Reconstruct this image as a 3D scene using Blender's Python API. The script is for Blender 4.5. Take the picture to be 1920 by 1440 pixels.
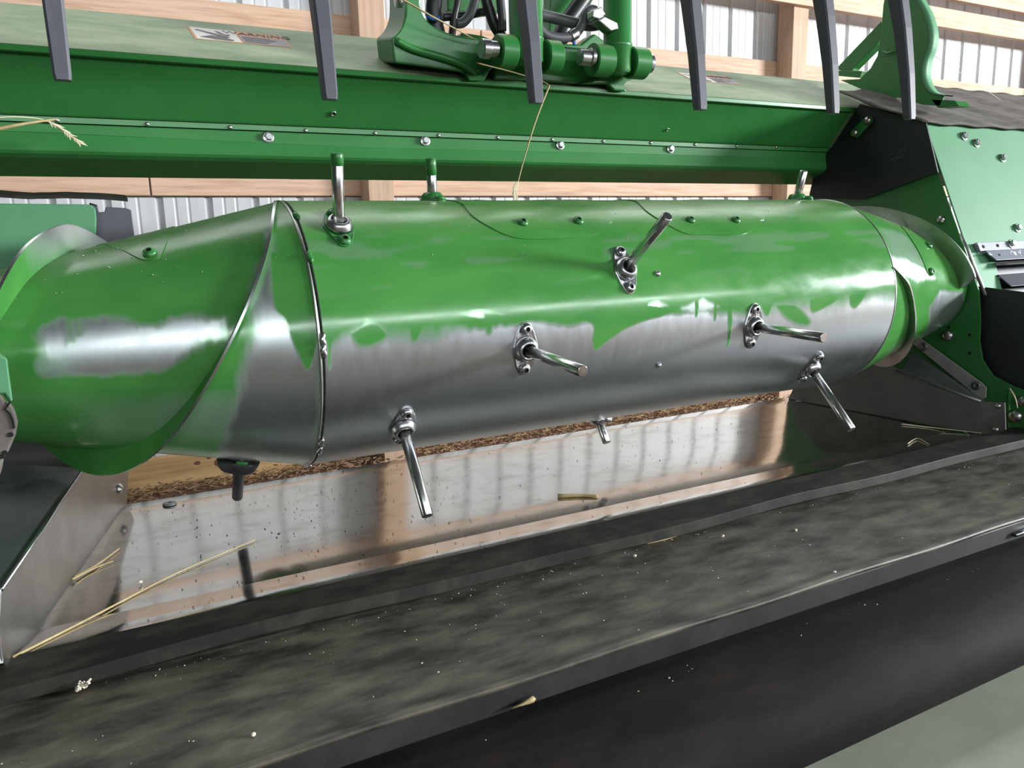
import bpy, bmesh, math, random
import numpy as np
from mathutils import Vector, Matrix

for o in list(bpy.data.objects): bpy.data.objects.remove(o, do_unlink=True)
scene = bpy.context.scene
COL = scene.collection
random.seed(7); RNG = np.random.RandomState(11)

# ------------------------------------------------------------------ camera
# All shapes below are given in metres with x along the header, y away from the
# camera and z up; z = 0 is eye height, the ground lies H lower.
H = 1.236
F = 1440.0
def nrm(v): v = np.asarray(v, float); return v / np.linalg.norm(v)
_a = nrm([2840, -350, F]); _d = np.array([206, 7596, F], float); _d = nrm(_d - _a * np.dot(_a, _d))
_y = np.cross(_a, _d)
RC = np.array([_a, _y, -_d])
cam_d = bpy.data.cameras.new('camera'); cam = bpy.data.objects.new('camera', cam_d); COL.objects.link(cam)
r_, u_, b_ = RC[:, 0], -RC[:, 1], -RC[:, 2]
cam.matrix_world = Matrix(((r_[0], u_[0], b_[0], 0), (r_[1], u_[1], b_[1], 0), (r_[2], u_[2], b_[2], H), (0, 0, 0, 1)))
cam_d.sensor_width = 36; cam_d.lens = F / 1920 * 36; cam_d.clip_start = .02
scene.camera = cam
def ray(px, py): return nrm(RC @ np.array([px - 960, py - 720, F]))
def onX(px, py, X): r = ray(px, py); return r * X / r[0]
def onY(px, py, Y): r = ray(px, py); return r * Y / r[1]
def onZ(px, py, Z): r = ray(px, py); return r * Z / r[2]
def onP(px, py, p0, n): r = ray(px, py); n = np.asarray(n, float); return r * np.dot(p0, n) / np.dot(r, n)

# ------------------------------------------------------------------ light
w = bpy.data.worlds.new('world'); scene.world = w; w.use_nodes = True
bg = w.node_tree.nodes['Background']; bg.inputs[0].default_value = (.86, .93, 1, 1); bg.inputs[1].default_value = .06
def area(name, loc, target, sx, sy, power, col=(1, 1, 1)):
    l = bpy.data.lights.new(name, 'AREA'); l.shape = 'RECTANGLE'; l.size = sx; l.size_y = sy; l.energy = power; l.color = col
    o = bpy.data.objects.new(name, l); COL.objects.link(o); o.location = Vector(loc) + Vector((0, 0, H))
    o.rotation_euler = (Vector(target) - Vector(loc)).to_track_quat('-Z', 'Y').to_euler()
    return o
area('daylight_front_door', (1.5, -6.0, 1.58), (1.0, 1.2, 0.0), 12, .30, 460, (.90, .97, 1))
area('daylight_end_door', (12.1, -4.2, 1.95), (0.6, 1.1, -.15), 3.4, 1.1, 3500, (.92, .975, 1))
area('daylight_roof_panel', (3.0, 3.3, 3.4), (3.0, 2.6, 0), 10, 1.2, 150, (.97, .98, 1))
vs = scene.view_settings
vs.view_transform = 'Standard'; vs.look = 'None'; vs.exposure = -0.18; vs.gamma = 1; vs.use_curve_mapping = False

# ------------------------------------------------------------------ materials
def mat(name, col, rough=.5, metal=0., col2=None, nscale=20., nstretch=(1, 1, 1), namt=1., nlo=.35, nhi=.65, bump=0., bscale=60., bstretch=(1, 1, 1),
        dust=None, dustamt=0., coat=0., spec=.5, aniso=0., rvar=0.):
    m = bpy.data.materials.new(name); m.use_nodes = True
    nt = m.node_tree; N = nt.nodes; L = nt.links; p = N['Principled BSDF']
    p.inputs['Base Color'].default_value = (*col, 1); p.inputs['Roughness'].default_value = rough
    p.inputs['Metallic'].default_value = metal; p.inputs['Coat Weight'].default_value = coat
    p.inputs['Specular IOR Level'].default_value = spec; p.inputs['Anisotropic'].default_value = aniso
    tc = N.new('ShaderNodeTexCoord')
    def noise(scale, stretch, detail=6, rough_=.6):
        mp = N.new('ShaderNodeMapping'); mp.inputs['Scale'].default_value = stretch
        L.new(tc.outputs['Object'], mp.inputs['Vector'])
        n = N.new('ShaderNodeTexNoise'); n.inputs['Scale'].default_value = scale; n.inputs['Detail'].default_value = detail
        n.inputs['Roughness'].default_value = rough_
        L.new(mp.outputs['Vector'], n.inputs['Vector']); return n.outputs['Fac']
    out = None
    if col2 is not None:
        r = N.new('ShaderNodeMapRange'); r.inputs['From Min'].default_value = nlo; r.inputs['From Max'].default_value = nhi
        r.inputs['To Max'].default_value = namt
        L.new(noise(nscale, nstretch), r.inputs['Value'])
        mx = N.new('ShaderNodeMix'); mx.data_type = 'RGBA'
        mx.inputs['A'].default_value = (*col, 1); mx.inputs['B'].default_value = (*col2, 1)
        L.new(r.outputs['Result'], mx.inputs['Factor']); out = mx.outputs['Result']
        L.new(out, p.inputs['Base Color'])
    if rvar:
        r2 = N.new('ShaderNodeMapRange'); r2.inputs['To Min'].default_value = max(rough - rvar, .02); r2.inputs['To Max'].default_value = rough + rvar
        L.new(noise(nscale * 1.7, nstretch), r2.inputs['Value']); L.new(r2.outputs['Result'], p.inputs['Roughness'])
    if dust is not None:      # dust that has settled on upward faces, patchy
        ge = N.new('ShaderNodeNewGeometry'); sx = N.new('ShaderNodeSeparateXYZ'); L.new(ge.outputs['Normal'], sx.inputs[0])
        r3 = N.new('ShaderNodeMapRange'); r3.inputs['From Min'].default_value = .45; r3.inputs['From Max'].default_value = 1.0
        r3.inputs['To Max'].default_value = dustamt; L.new(sx.outputs['Z'], r3.inputs['Value'])
        r4 = N.new('ShaderNodeMapRange'); r4.inputs['From Min'].default_value = .25; r4.inputs['From Max'].default_value = .7
        L.new(noise(9, (1, 1.6, 1.6)), r4.inputs['Value'])
        mm = N.new('ShaderNodeMath'); mm.operation = 'MULTIPLY'; L.new(r3.outputs[0], mm.inputs[0]); L.new(r4.outputs[0], mm.inputs[1])
        mx2 = N.new('ShaderNodeMix'); mx2.data_type = 'RGBA'; mx2.inputs['A'].default_value = (*col, 1); mx2.inputs['B'].default_value = (*dust, 1)
        if out is not None: L.new(out, mx2.inputs['A'])
        L.new(mm.outputs[0], mx2.inputs['Factor']); L.new(mx2.outputs['Result'], p.inputs['Base Color'])
    if bump:
        b = N.new('ShaderNodeBump'); b.inputs['Strength'].default_value = bump; b.inputs['Distance'].default_value = .002
        L.new(noise(bscale, bstretch), b.inputs['Height']); L.new(b.outputs['Normal'], p.inputs['Normal'])
    return m

GREEN = (.028, .165, .038)
M = {}
M['green'] = mat('green_paint', GREEN, .32, col2=(.036, .19, .046), nscale=6, bump=.02, bscale=300)
M['green_dusty'] = mat('green_paint_dusty', (.155, .25, .115), .55, col2=(.33, .375, .24), nscale=9, nstretch=(1, 2.2, 2.2), nlo=.38, nhi=.72, bump=.05, bscale=120)
M['green_lit'] = mat('lit_green_paint', (.082, .245, .118), .55, spec=.3, col2=(.10, .28, .14), nscale=5)  # green paint made paler: sheen of the light is put into the colour
M['green_casting'] = mat('green_cast_paint', (.022, .165, .034), .33, col2=(.03, .19, .042), nscale=10, dust=(.22, .28, .15), dustamt=.8, bump=.06, bscale=90)
M['steel'] = mat('bare_steel', (.55, .55, .56), .3, 1, col2=(.42, .42, .43), nscale=30, bump=.03, bscale=200)
M['chrome'] = mat('polished_steel_rod', (.60, .595, .585), .23, 1, col2=(.36, .34, .32), nscale=60, nstretch=(1, 1, 1), nlo=.5, nhi=.8, rvar=.08)
M['zinc'] = mat('zinc_plated_bolt', (.68, .69, .7), .28, 1, col2=(.5, .5, .5), nscale=200)
M['stainless'] = mat('stainless_pan_sheet', (.52, .50, .465), .11, 1, col2=(.37, .345, .31), nscale=16, nstretch=(1, 1.8, 1), nlo=.50, nhi=.74, bump=.02, bscale=9, rvar=.07)
M['stainless_dull'] = mat('dull_stainless_sheet', (.46, .455, .44), .36, 1, col2=(.38, .37, .36), nscale=14, rvar=.06)
M['stainless_shaded'] = mat('shaded_stainless_sheet', (.20, .195, .185), .5, .8, col2=(.16, .155, .15), nscale=14, rvar=.06)  # darkened stainless: shadow on the right side sheet is put into the colour
M['strap'] = mat('dull_zinc_strap', (.40, .37, .35), .6, .2, col2=(.33, .305, .29), nscale=20)
M['stainless_dark'] = mat('dull_dark_sheet', (.20, .215, .21), .42, .7, col2=(.14, .155, .15), nscale=10)
M['black'] = mat('black_plastic', (.012, .013, .016), .5, col2=(.02, .021, .025), nscale=8)
M['tine'] = mat('grey_reel_plastic', (.066, .069, .084), .5, col2=(.088, .091, .108), nscale=40, nstretch=(1, 1, .25), nlo=.5, nhi=.75)
M['rubber'] = mat('dusty_rubber', (.10, .088, .078), .85, spec=.2, col2=(.17, .15, .132), nscale=12, nstretch=(1, 2, 2), bump=.15, bscale=40)
M['belt'] = mat('dirty_belt_rubber', (.026, .0225, .0165), .5, spec=.45, col2=(.18, .162, .122), nscale=9, nstretch=(1, 2.6, 1), nlo=.38, nhi=.78, bump=.25, bscale=50, rvar=.12)
M['strip'] = mat('dirty_rubber_strip', (.018, .017, .015), .6, spec=.15, col2=(.05, .045, .036), nscale=14, nstretch=(1, 2.5, 1), nlo=.42, nhi=.75, bump=.15, bscale=40)
M['lip'] = mat('dark_steel_lip', (.016, .016, .017), .5, spec=.3, col2=(.03, .029, .028), nscale=10)
M['roller'] = mat('dark_brown_rubber', (.007, .006, .006), .75, spec=.12, col2=(.020, .015, .012), nscale=7, nstretch=(1, 3, 3), nlo=.45, nhi=.75, bump=.08, bscale=60)
M['greyplate'] = mat('grey_green_plate', (.27, .285, .22), .45, col2=(.32, .335, .27), nscale=8)
M['wood'] = mat('pine_board', (.60, .40, .28), .7, col2=(.40, .23, .145), nscale=7, nstretch=(.5, 1, 9), nlo=.4, nhi=.75, bump=.1, bscale=30, bstretch=(.3, 1, 6))
M['wood_post'] = mat('pine_post', (.50, .34, .23), .7, col2=(.38, .24, .145), nscale=7, nstretch=(9, 9, .5), nlo=.4, nhi=.75, bump=.1, bscale=30, bstretch=(6, 6, .3))
M['wood_skirt'] = mat('treated_plank', (.52, .33, .15), .65, col2=(.34, .18, .07), nscale=5, nstretch=(.6, 1, 8), nlo=.42, nhi=.72)
M['knot'] = mat('pine_knot', (.13, .06, .03), .7)
M['siding'] = mat('white_steel_siding', (.54, .55, .56), .45, col2=(.45, .45, .45), nscale=2.2, nstretch=(5, 1, .6), nlo=.45, nhi=.8)
M['dirt'] = mat('dirt_floor', (.09, .05, .03), .95, col2=(.16, .09, .055), nscale=16, bump=.6, bscale=50)
M['litter'] = mat('dry_litter', (.33, .22, .12), .9, col2=(.12, .05, .03), nscale=60)
M['straw'] = mat('straw', (.44, .34, .165), .6, col2=(.33, .245, .11), nscale=60)
M['straw_pale'] = mat('pale_straw', (.72, .63, .44), .7)
M['chaff'] = mat('chaff', (.62, .56, .45), .8)
M['speck'] = mat('dark_specks', (.03, .022, .016), .8)
M['hose'] = mat('hydraulic_hose', (.02, .02, .022), .4)
M['hose_grey'] = mat('grey_hose', (.07, .07, .075), .45)
M['blue'] = mat('blue_tie', (.01, .10, .45), .4)
M['decal_white'] = mat('decal_white', (.68, .66, .60), .5)
M['decal_orange'] = mat('decal_orange', (.62, .24, .08), .5)
M['decal_grey'] = mat('decal_grey', (.26, .24, .25), .5)
M['decal_ink'] = mat('decal_ink', (.05, .045, .05), .5)
M['greybracket'] = mat('chipped_grey_paint', (.16, .17, .21), .5, col2=(.75, .76, .80), nscale=55, nlo=.60, nhi=.62, bump=.1, bscale=80)
M['hole'] = mat('dark_hole', (.004, .004, .004), .9)
M['stencil'] = mat('stencil_ink', (.06, .062, .07), .7)

def drum_material():
    m = bpy.data.materials.new('painted_drum_steel'); m.use_nodes = True
    nt = m.node_tree; N = nt.nodes; L = nt.links; p = N['Principled BSDF']
    at = N.new('ShaderNodeAttribute'); at.attribute_name = 'paint'
    tc = N.new('ShaderNodeTexCoord')
    def noise(scale, stretch, detail=5):
        mp = N.new('ShaderNodeMapping'); mp.inputs['Scale'].default_value = stretch
        L.new(tc.outputs['Object'], mp.inputs['Vector'])
        n = N.new('ShaderNodeTexNoise'); n.inputs['Scale'].default_value = scale; n.inputs['Detail'].default_value = detail
        L.new(mp.outputs['Vector'], n.inputs['Vector']); return n.outputs['Fac']
    def rng(v, a, b, c, d):
        r = N.new('ShaderNodeMapRange'); r.inputs[1].default_value = a; r.inputs[2].default_value = b; r.inputs[3].default_value = c; r.inputs[4].default_value = d
        L.new(v, r.inputs[0]); return r.outputs[0]
    def mix(f, a, b, t='RGBA'):
        x = N.new('ShaderNodeMix'); x.data_type = t
        if t == 'RGBA': ia, ib = x.inputs['A'], x.inputs['B']; o = x.outputs['Result']
        else: ia, ib = x.inputs[2], x.inputs[3]; o = x.outputs[0]
        for s, v in ((ia, a), (ib, b)):
            if isinstance(v, (tuple, float, int)): s.default_value = v if t != 'RGBA' else (*v, 1)
            else: L.new(v, s)
        L.new(f, x.inputs[0]); return o
    steel = mix(noise(160, (2, .3, .3)), (.54, .57, .585), (.47, .495, .51))
    green = mix(rng(noise(7, (1, 2.5, 2.5)), .35, .7, 0, 1), (.050, .215, .045), (.072, .262, .056))
    ge = N.new('ShaderNodeNewGeometry'); sx = N.new('ShaderNodeSeparateXYZ'); L.new(ge.outputs['Normal'], sx.inputs[0])
    dm = N.new('ShaderNodeMath'); dm.operation = 'MULTIPLY'
    L.new(rng(sx.outputs['Z'], .72, 1.0, 0, .6), dm.inputs[0]); L.new(rng(noise(10, (.8, 3, 3)), .3, .62, .2, 1), dm.inputs[1])
    green = mix(dm.outputs[0], green, (.17, .20, .085))
    L.new(mix(at.outputs['Fac'], steel, green), p.inputs['Base Color'])
    L.new(mix(at.outputs['Fac'], 1.0, 0.0, 'FLOAT'), p.inputs['Metallic'])
    rg = mix(at.outputs['Fac'], rng(noise(60, (1, .3, .3)), .2, .8, .31, .37), rng(noise(14, (1, 2, 2)), .2, .8, .10, .26), 'FLOAT')
    L.new(mix(dm.outputs[0], rg, .62, 'FLOAT'), p.inputs['Roughness'])
    hs = N.new('ShaderNodeMath'); hs.operation = 'MULTIPLY_ADD'; hs.inputs[1].default_value = .08
    L.new(noise(35, (1, 1, 1)), hs.inputs[0]); L.new(at.outputs['Fac'], hs.inputs[2])
    b = N.new('ShaderNodeBump'); b.inputs['Strength'].default_value = .22; b.inputs['Distance'].default_value = .0009
    L.new(hs.outputs[0], b.inputs['Height']); L.new(b.outputs['Normal'], p.inputs['Normal'])
    return m
M['drum'] = drum_material()

# ------------------------------------------------------------------ builders
def tag(o, label=None, cat=None, group=None, kind=None):
    for k, v in (('label', label), ('category', cat), ('group', group), ('kind', kind)):
        if v: o[k] = v
    return o
def thing(name, loc, label=None, cat=None, group=None, kind=None):
    o = bpy.data.objects.new(name, None); COL.objects.link(o); o.empty_display_size = .05
    o.location = Vector((loc[0], loc[1], loc[2] + H)); o['_w'] = [loc[0], loc[1], loc[2]]
    return tag(o, label, cat, group, kind)
ORG = {}
def org(p):
    if p is None: return np.zeros(3)
    return ORG[p.name]
def T(name, loc, *a, **k):
    o = thing(name, loc, *a, **k); del o['_w']; ORG[o.name] = np.array(loc, float); return o
def mesh_obj(name, verts, faces, m, parent=None, smooth=False, bevel=0., attr=None, origin=None, fixn=True):
    """verts in eye coordinates; the object's origin is its parent's, or its own base"""
    V = np.asarray(verts, float)
    og = org(parent) if parent is not None else (np.array(origin, float) if origin is not None else np.array([V[:, 0].mean(), V[:, 1].mean(), V[:, 2].min()]))
    me = bpy.data.meshes.new(name); me.from_pydata([tuple(v) for v in (V - og)], [], [tuple(f) for f in faces])
    if fixn:
        bm = bmesh.new(); bm.from_mesh(me); bmesh.ops.recalc_face_normals(bm, faces=bm.faces); bm.to_mesh(me); bm.free()
    if smooth: me.polygons.foreach_set('use_smooth', [True] * len(me.polygons))
    if attr is not None:
        a = me.attributes.new('paint', 'FLOAT', 'POINT'); a.data.foreach_set('value', np.asarray(attr, np.float32))
    me.materials.append(M[m] if isinstance(m, str) else m); me.update()
    o = bpy.data.objects.new(name, me); COL.objects.link(o)
    if parent is not None: o.parent = parent; ORG[o.name] = og
    else: o.location = Vector((og[0], og[1], og[2] + H)); ORG[o.name] = og
    if bevel:
        b = o.modifiers.new('bevel', 'BEVEL'); b.width = bevel; b.segments = 2; b.limit_method = 'ANGLE'; b.angle_limit = math.radians(35)
    return o
def prism(poly, off):
    P = [np.asarray(p, float) for p in poly]; n = len(P); off = np.asarray(off, float)
    V = P + [p + off for p in P]
    Fc = [list(range(n)), list(range(2 * n - 1, n - 1, -1))] + [[i, (i + 1) % n, n + (i + 1) % n, n + i] for i in range(n)]
    return V, Fc
def plate(name, poly, off, m, parent=None, bevel=.001, smooth=False, **k):
    V, Fc = prism(poly, off); return mesh_obj(name, V, Fc, m, parent, smooth, bevel, **k)
def sweepx(profile, x0, x1, n=1, wob=None):
    """closed (y,z) profile along x"""
    k = len(profile); V = []; Fc = []
    for i in range(n + 1):
        x = x0 + (x1 - x0) * i / n
        for j, (yy, zz) in enumerate(profile):
            dy, dz = wob(x, j) if wob else (0, 0); V.append((x, yy + dy, zz + dz))
    for i in range(n):
        for j in range(k):
            Fc.append((i * k + j, i * k + (j + 1) % k, (i + 1) * k + (j + 1) % k, (i + 1) * k + j))
    Fc += [list(range(k)), list(range((n + 1) * k - 1, n * k - 1, -1))]
    return V, Fc
def sheet(line, t):
    """thin closed profile from an open (y,z) polyline, thickness t to the rear"""
    P = np.array(line, float); d = np.gradient(P, axis=0); nn = np.stack([-d[:, 1], d[:, 0]], 1); nn /= np.linalg.norm(nn, axis=1)[:, None]
    return [tuple(p) for p in P] + [tuple(p) for p in (P + nn * t)[::-1]]
def frame_for(d):
    d = nrm(d); a = np.array([0, 0, 1.]) if abs(d[2]) < .9 else np.array([1., 0, 0])
    u = nrm(np.cross(a, d)); return u, np.cross(d, u)
def tube(path, rad, seg=12, cap=True):
    P = [np.asarray(p, float) for p in path]; n = len(P)
    rad = [rad] * n if np.isscalar(rad) else rad
    V = []; Fc = []; u = None
    for i, p in enumerate(P):
        d = P[min(i + 1, n - 1)] - P[max(i - 1, 0)]; d = nrm(d)
        if u is None: u, v = frame_for(d)
        else: u = nrm(u - d * np.dot(u, d)); v = np.cross(d, u)
        for k in range(seg):
            a = 2 * math.pi * k / seg; V.append(p + (u * math.cos(a) + v * math.sin(a)) * rad[i])
    for i in range(n - 1):
        for k in range(seg):
            Fc.append((i * seg + k, i * seg + (k + 1) % seg, (i + 1) * seg + (k + 1) % seg, (i + 1) * seg + k))
    if cap: Fc += [list(range(seg))[::-1], list(range((n - 1) * seg, n * seg))]
    return V, Fc
def spline(pts, n=24):
    P = np.array(pts, float); t = np.linspace(0, len(P) - 1, n); out = []
    for s in t:
        i = int(min(math.floor(s), len(P) - 2)); f = s - i
        p0 = P[max(i - 1, 0)]; p1 = P[i]; p2 = P[i + 1]; p3 = P[min(i + 2, len(P) - 1)]
        out.append(.5 * ((2 * p1) + (-p0 + p2) * f + (2 * p0 - 5 * p1 + 4 * p2 - p3) * f * f + (-p0 + 3 * p1 - 3 * p2 + p3) * f ** 3))
    return out
def lathe(prof, seg=20):
    """profile [(r,h)] about +z"""
    V = []; Fc = []; n = len(prof)
    for r, h in prof:
        for k in range(seg):
            a = 2 * math.pi * k / seg; V.append((r * math.cos(a), r * math.sin(a), h))
    for i in range(n - 1):
        for k in range(seg): Fc.append((i * seg + k, i * seg + (k + 1) % seg, (i + 1) * seg + (k + 1) % seg, (i + 1) * seg + k))
    Fc += [list(range(seg))[::-1], list(range((n - 1) * seg, n * seg))]
    return V, Fc
def raw_mesh(name, V, Fc, m, smooth=False):
    me = bpy.data.meshes.new(name); me.from_pydata([tuple(v) for v in V], [], [tuple(f) for f in Fc])
    bm = bmesh.new(); bm.from_mesh(me); bmesh.ops.recalc_face_normals(bm, faces=bm.faces); bm.to_mesh(me); bm.free()
    if smooth: me.polygons.foreach_set('use_smooth', [True] * len(me.polygons))
    ms = m if isinstance(m, (list, tuple)) else [m]
    for x in ms: me.materials.append(M[x])
    return me
def join(parts):
    V = []; Fc = []
    for v, f in parts:
        o = len(V); V += [tuple(x) for x in v]; Fc += [tuple(i + o for i in q) for q in f]
    return V, Fc
def hexbolt():
    a = lathe([(.0115, 0), (.0115, .002), (.0095, .0026)], 20)      # washer face
    b = lathe([(.0085, .0026), (.0085, .0082), (.0068, .0094)], 6)
    return raw_mesh('hex_bolt', *join([a, b]), 'zinc')
def button_bolt(m):
    a = lathe([(.0098, 0), (.0098, .0015), (.0090, .0035), (.0066, .0056), (.0040, .0062), (.0038, .0062), (.0036, .0030)], 18)
    me = raw_mesh('button_bolt', *a, [m, 'hole'], True)
    me.polygons[-1].material_index = 1
    for p in me.polygons:
        if all(me.vertices[i].co.z > .0029 and math.hypot(me.vertices[i].co.x, me.vertices[i].co.y) < .0041 for i in p.vertices): p.material_index = 1
    return me
BOLT = {'hex': hexbolt(), 'btn': button_bolt('steel'), 'btng': button_bolt('green'),
        'rivet': raw_mesh('rivet', *lathe([(.0042, 0), (.0040, .0015), (.0028, .003), (.0008, .0036)], 12), 'zinc', True),
        'dome': raw_mesh('dome_bolt', *lathe([(.0125, 0), (.0120, .004), (.0085, .0085), (.003, .0105)], 18), 'stainless_dull', True),
        'flat': raw_mesh('flat_bolt', *lathe([(.0115, 0), (.0110, .003), (.0035, .004), (.0033, .0012)], 18), 'stainless_dark', True)}
def place(name, me, p, n, parent, scale=1., spin=0.):
    p = np.asarray(p, float); n = nrm(n); u, v = frame_for(n)
    o = bpy.data.objects.new(name, me); COL.objects.link(o)
    q = p - org(parent) + np.array([0, 0, H if parent is None else 0])
    u2 = u * math.cos(spin) + v * math.sin(spin); v2 = np.cross(n, u2)
    mw = Matrix(((u2[0], v2[0], n[0], q[0]), (u2[1], v2[1], n[1], q[1]), (u2[2], v2[2], n[2], q[2]), (0, 0, 0, 1))) @ Matrix.Scale(scale, 4)
    if parent is not None: o.parent = parent
    o.matrix_local = mw; ORG[o.name] = p
    return o
def text_mesh(name, s, size, m, p, right, up, parent, thick=.0003):
    cu = bpy.data.curves.new(name, 'FONT'); cu.body = s; cu.size = size; cu.extrude = thick; cu.align_x = 'CENTER'; cu.align_y = 'CENTER'
    t = bpy.data.objects.new('tmp_text', cu); COL.objects.link(t)
    me = bpy.data.meshes.new_from_object(t); bpy.data.objects.remove(t); me.materials.clear(); me.materials.append(M[m])
    o = bpy.data.objects.new(name, me); COL.objects.link(o); o.parent = parent
    r = nrm(right); up = nrm(np.asarray(up) - r * np.dot(up, r)); n = np.cross(r, up); q = np.asarray(p) - org(parent)
    o.matrix_local = Matrix(((r[0], up[0], n[0], q[0]), (r[1], up[1], n[1], q[1]), (r[2], up[2], n[2], q[2]), (0, 0, 0, 1)))
    return o

# ------------------------------------------------------------------ setting: ground and rear wall
g = mesh_obj('floor', [(-9, -7, -H), (14, -7, -H), (14, 4.4, -H), (-9, 4.4, -H), (-9, -7, -H - .2), (14, -7, -H - .2), (14, 4.4, -H - .2), (-9, 4.4, -H - .2)],
             [(0, 1, 2, 3), (4, 5, 6, 7), (0, 1, 5, 4), (1, 2, 6, 5), (2, 3, 7, 6), (3, 0, 4, 7)], 'dirt')
tag(g, 'brown dirt floor with litter along the foot of the wall', kind='structure')
wall = T('wall_back', (2.8, 4.25, -H), 'white ribbed steel wall behind wooden posts and rails', kind='structure')
def siding(x0, n, z0, z1):
    per = .2286; prof = []
    for i in range(n):
        b = x0 + i * per
        prof += [(b, 0), (b + .028, 0), (b + .038, .020), (b + .058, .020), (b + .068, 0), (b + .112, 0), (b + .119, .0025), (b + .123, .0025), (b + .130, 0), (b + .172, 0), (b + .179, .0025), (b + .183, .0025), (b + .190, 0)]
    prof.append((x0 + n * per, 0))
    V = []; Fc = []
    for x, d in prof: V += [(x, 4.235 + d, z0), (x, 4.235 + d, z1), (x, 4.239 + d, z0), (x, 4.239 + d, z1)]
    for i in range(len(prof) - 1):
        a = i * 4; b = a + 4
        Fc += [(a, b, b + 1, a + 1), (a + 2, a + 3, b + 3, b + 2), (a + 1, b + 1, b + 3, a + 3), (a, a + 2, b + 2, b)]
    e = (len(prof) - 1) * 4
    Fc += [(0, 1, 3, 2), (e, e + 2, e + 3, e + 1)]
    return V, Fc
for i in range(-4, 10):
    mesh_obj('siding_sheet', *siding(-.02 + i * .9144, 4, -H + .03, 3.3), 'siding', wall)
def box(name, lo, hi, m, parent, bevel=.003):
    (x0, y0, z0), (x1, y1, z1) = lo, hi
    return plate(name, [(x0, y0, z0), (x1, y0, z0), (x1, y0, z1), (x0, y0, z1)], (0, y1 - y0, 0), m, parent, bevel)
for x in (-4.83, -1.783, 1.264, 4.309, 7.355): box('post', (x, 4.05, -H), (x + .14, 4.19, 3.3), 'wood_post', wall)
for z0, z1, joints in ((1.030, 1.168, (-4, 2.02, 5.2, 10)), (.25, .39, (-4, .222, 4.38, 10)), (-.45, -.31, (-4, 1.3, 10)), (1.86, 2.0, (-4, 3, 10)), (2.6, 2.74, (-4, 3, 10))):
    for a, b in zip(joints[:-1], joints[1:]): box('girt', (a + .004, 4.192, z0), (b - .004, 4.232, z1), 'wood', wall)
for z0, z1, x0 in ((1.492, 1.627, 1.6), (1.697, 1.835, 1.6)): box('rail', (x0, 4.005, z0), (9.8, 4.048, z1), 'wood', wall)
sk = []
for a, b in ((-4, 2.6), (2.606, 10)): sk.append(box('skirt_board', (a, 4.188, -H + .002), (b, 4.233, -1.052), 'wood_skirt', wall))
for x, z, r in ((.42, -1.12, .026), (.30, -1.105, .011), (.36, -1.085, .008), (1.0, -1.15, .015)):
    V, Fc = lathe([(r, 0), (r * .9, .0012)], 16)
    mesh_obj('knot', [(x + a * 1.5, 4.188 - c, z + b) for a, b, c in V], Fc, 'knot', wall)
# dry litter at the foot of the wall
V = []; Fc = []
for _ in range(5200):
    x = random.uniform(-.8, 5.5); y = 4.165 - abs(random.gauss(0, .16)); z = -H + abs(random.gauss(0, .014)) + max(0, .035 - (4.18 - y) * .2)
    a = random.uniform(0, math.pi); l = random.uniform(.006, .03); wd = random.uniform(.0012, .004); tl = random.uniform(-.4, .4)
    d = np.array([math.cos(a) * l, math.sin(a) * l * .5, tl * l]); e = np.array([0, .2 * wd, wd]); c = np.array([x, min(y, 4.15), z + .004])
    o = len(V); V += [c - d - e, c + d - e, c + d + e, c - d + e, c + np.array([0, wd, 0])]; Fc += [(o, o + 1, o + 4), (o + 1, o + 2, o + 4), (o + 2, o + 3, o + 4), (o + 3, o, o + 4), (o, o + 3, o + 2, o + 1)]
tag(mesh_obj('floor_litter', V, Fc, 'litter', fixn=False), 'brown straw and leaf litter along the wall foot', 'litter', kind='stuff')

# ------------------------------------------------------------------ rear beam of the header
tn = lambda a: math.tan(math.radians(a))
E1 = (1.545, 1.545 * tn(12.1)); E0 = (1.80, 1.80 * tn(14.28)); ST = (1.625, 1.625 * tn(8.2)); RI = (1.632, 1.632 * tn(5.95)); UN = (1.715, 1.715 * tn(4.55))
beam = T('header_beam', (.9, 1.75, UN[1]), 'green steel header beam with a dusty sloping top and bolted lower panel', 'beam')
XL, XR = -2.0, 4.4
mesh_obj('top_plate', *sweepx([(E1[0] + .001, E1[1] + .0005), E0, (E0[0], E0[1] - .006), (E1[0] + .006, E1[1] - .004)], XL, XR), 'green_dusty', beam)
mesh_obj('top_lip', *sweepx([E1, (E1[0] + .006, E1[1] - .004), (E1[0] + .006, E1[1] - .012), (E1[0], E1[1] - .010)], XL, XR), 'green', beam, bevel=.0012)
mesh_obj('front_panel', *sweepx([(E1[0] + .010, E1[1] - .010), (E0[0] - .01, E0[1] - .012), (E0[0], .20), (1.74, .20), (ST[0] + .045, ST[1] + .004), (ST[0] + .003, ST[1] - .0005), (ST[0], ST[1] + .002)], XL, 4.4), 'green', beam)
gap = .003
SB = (ST[0] + .024, (ST[0] + .024) * tn(8.2))
lp = [(SB[0] + .012, SB[1] - .001), (SB[0] - .004, SB[1] - gap), (SB[0] - .008, SB[1] - .022), (SB[0] - .0095, SB[1] - .030), (RI[0] + .001, RI[1] + .012), (RI[0] + .002, RI[1] + .005), (RI[0] + .006, RI[1]), (RI[0] + .016, RI[1] - .006), (UN[0], UN[1]), (UN[0] + .05, UN[1] + .01), (UN[0] + .05, SB[1])]
mesh_obj('lower_panel', *sweepx(lp, XL, 4.4), 'green', beam, bevel=.001)
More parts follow.
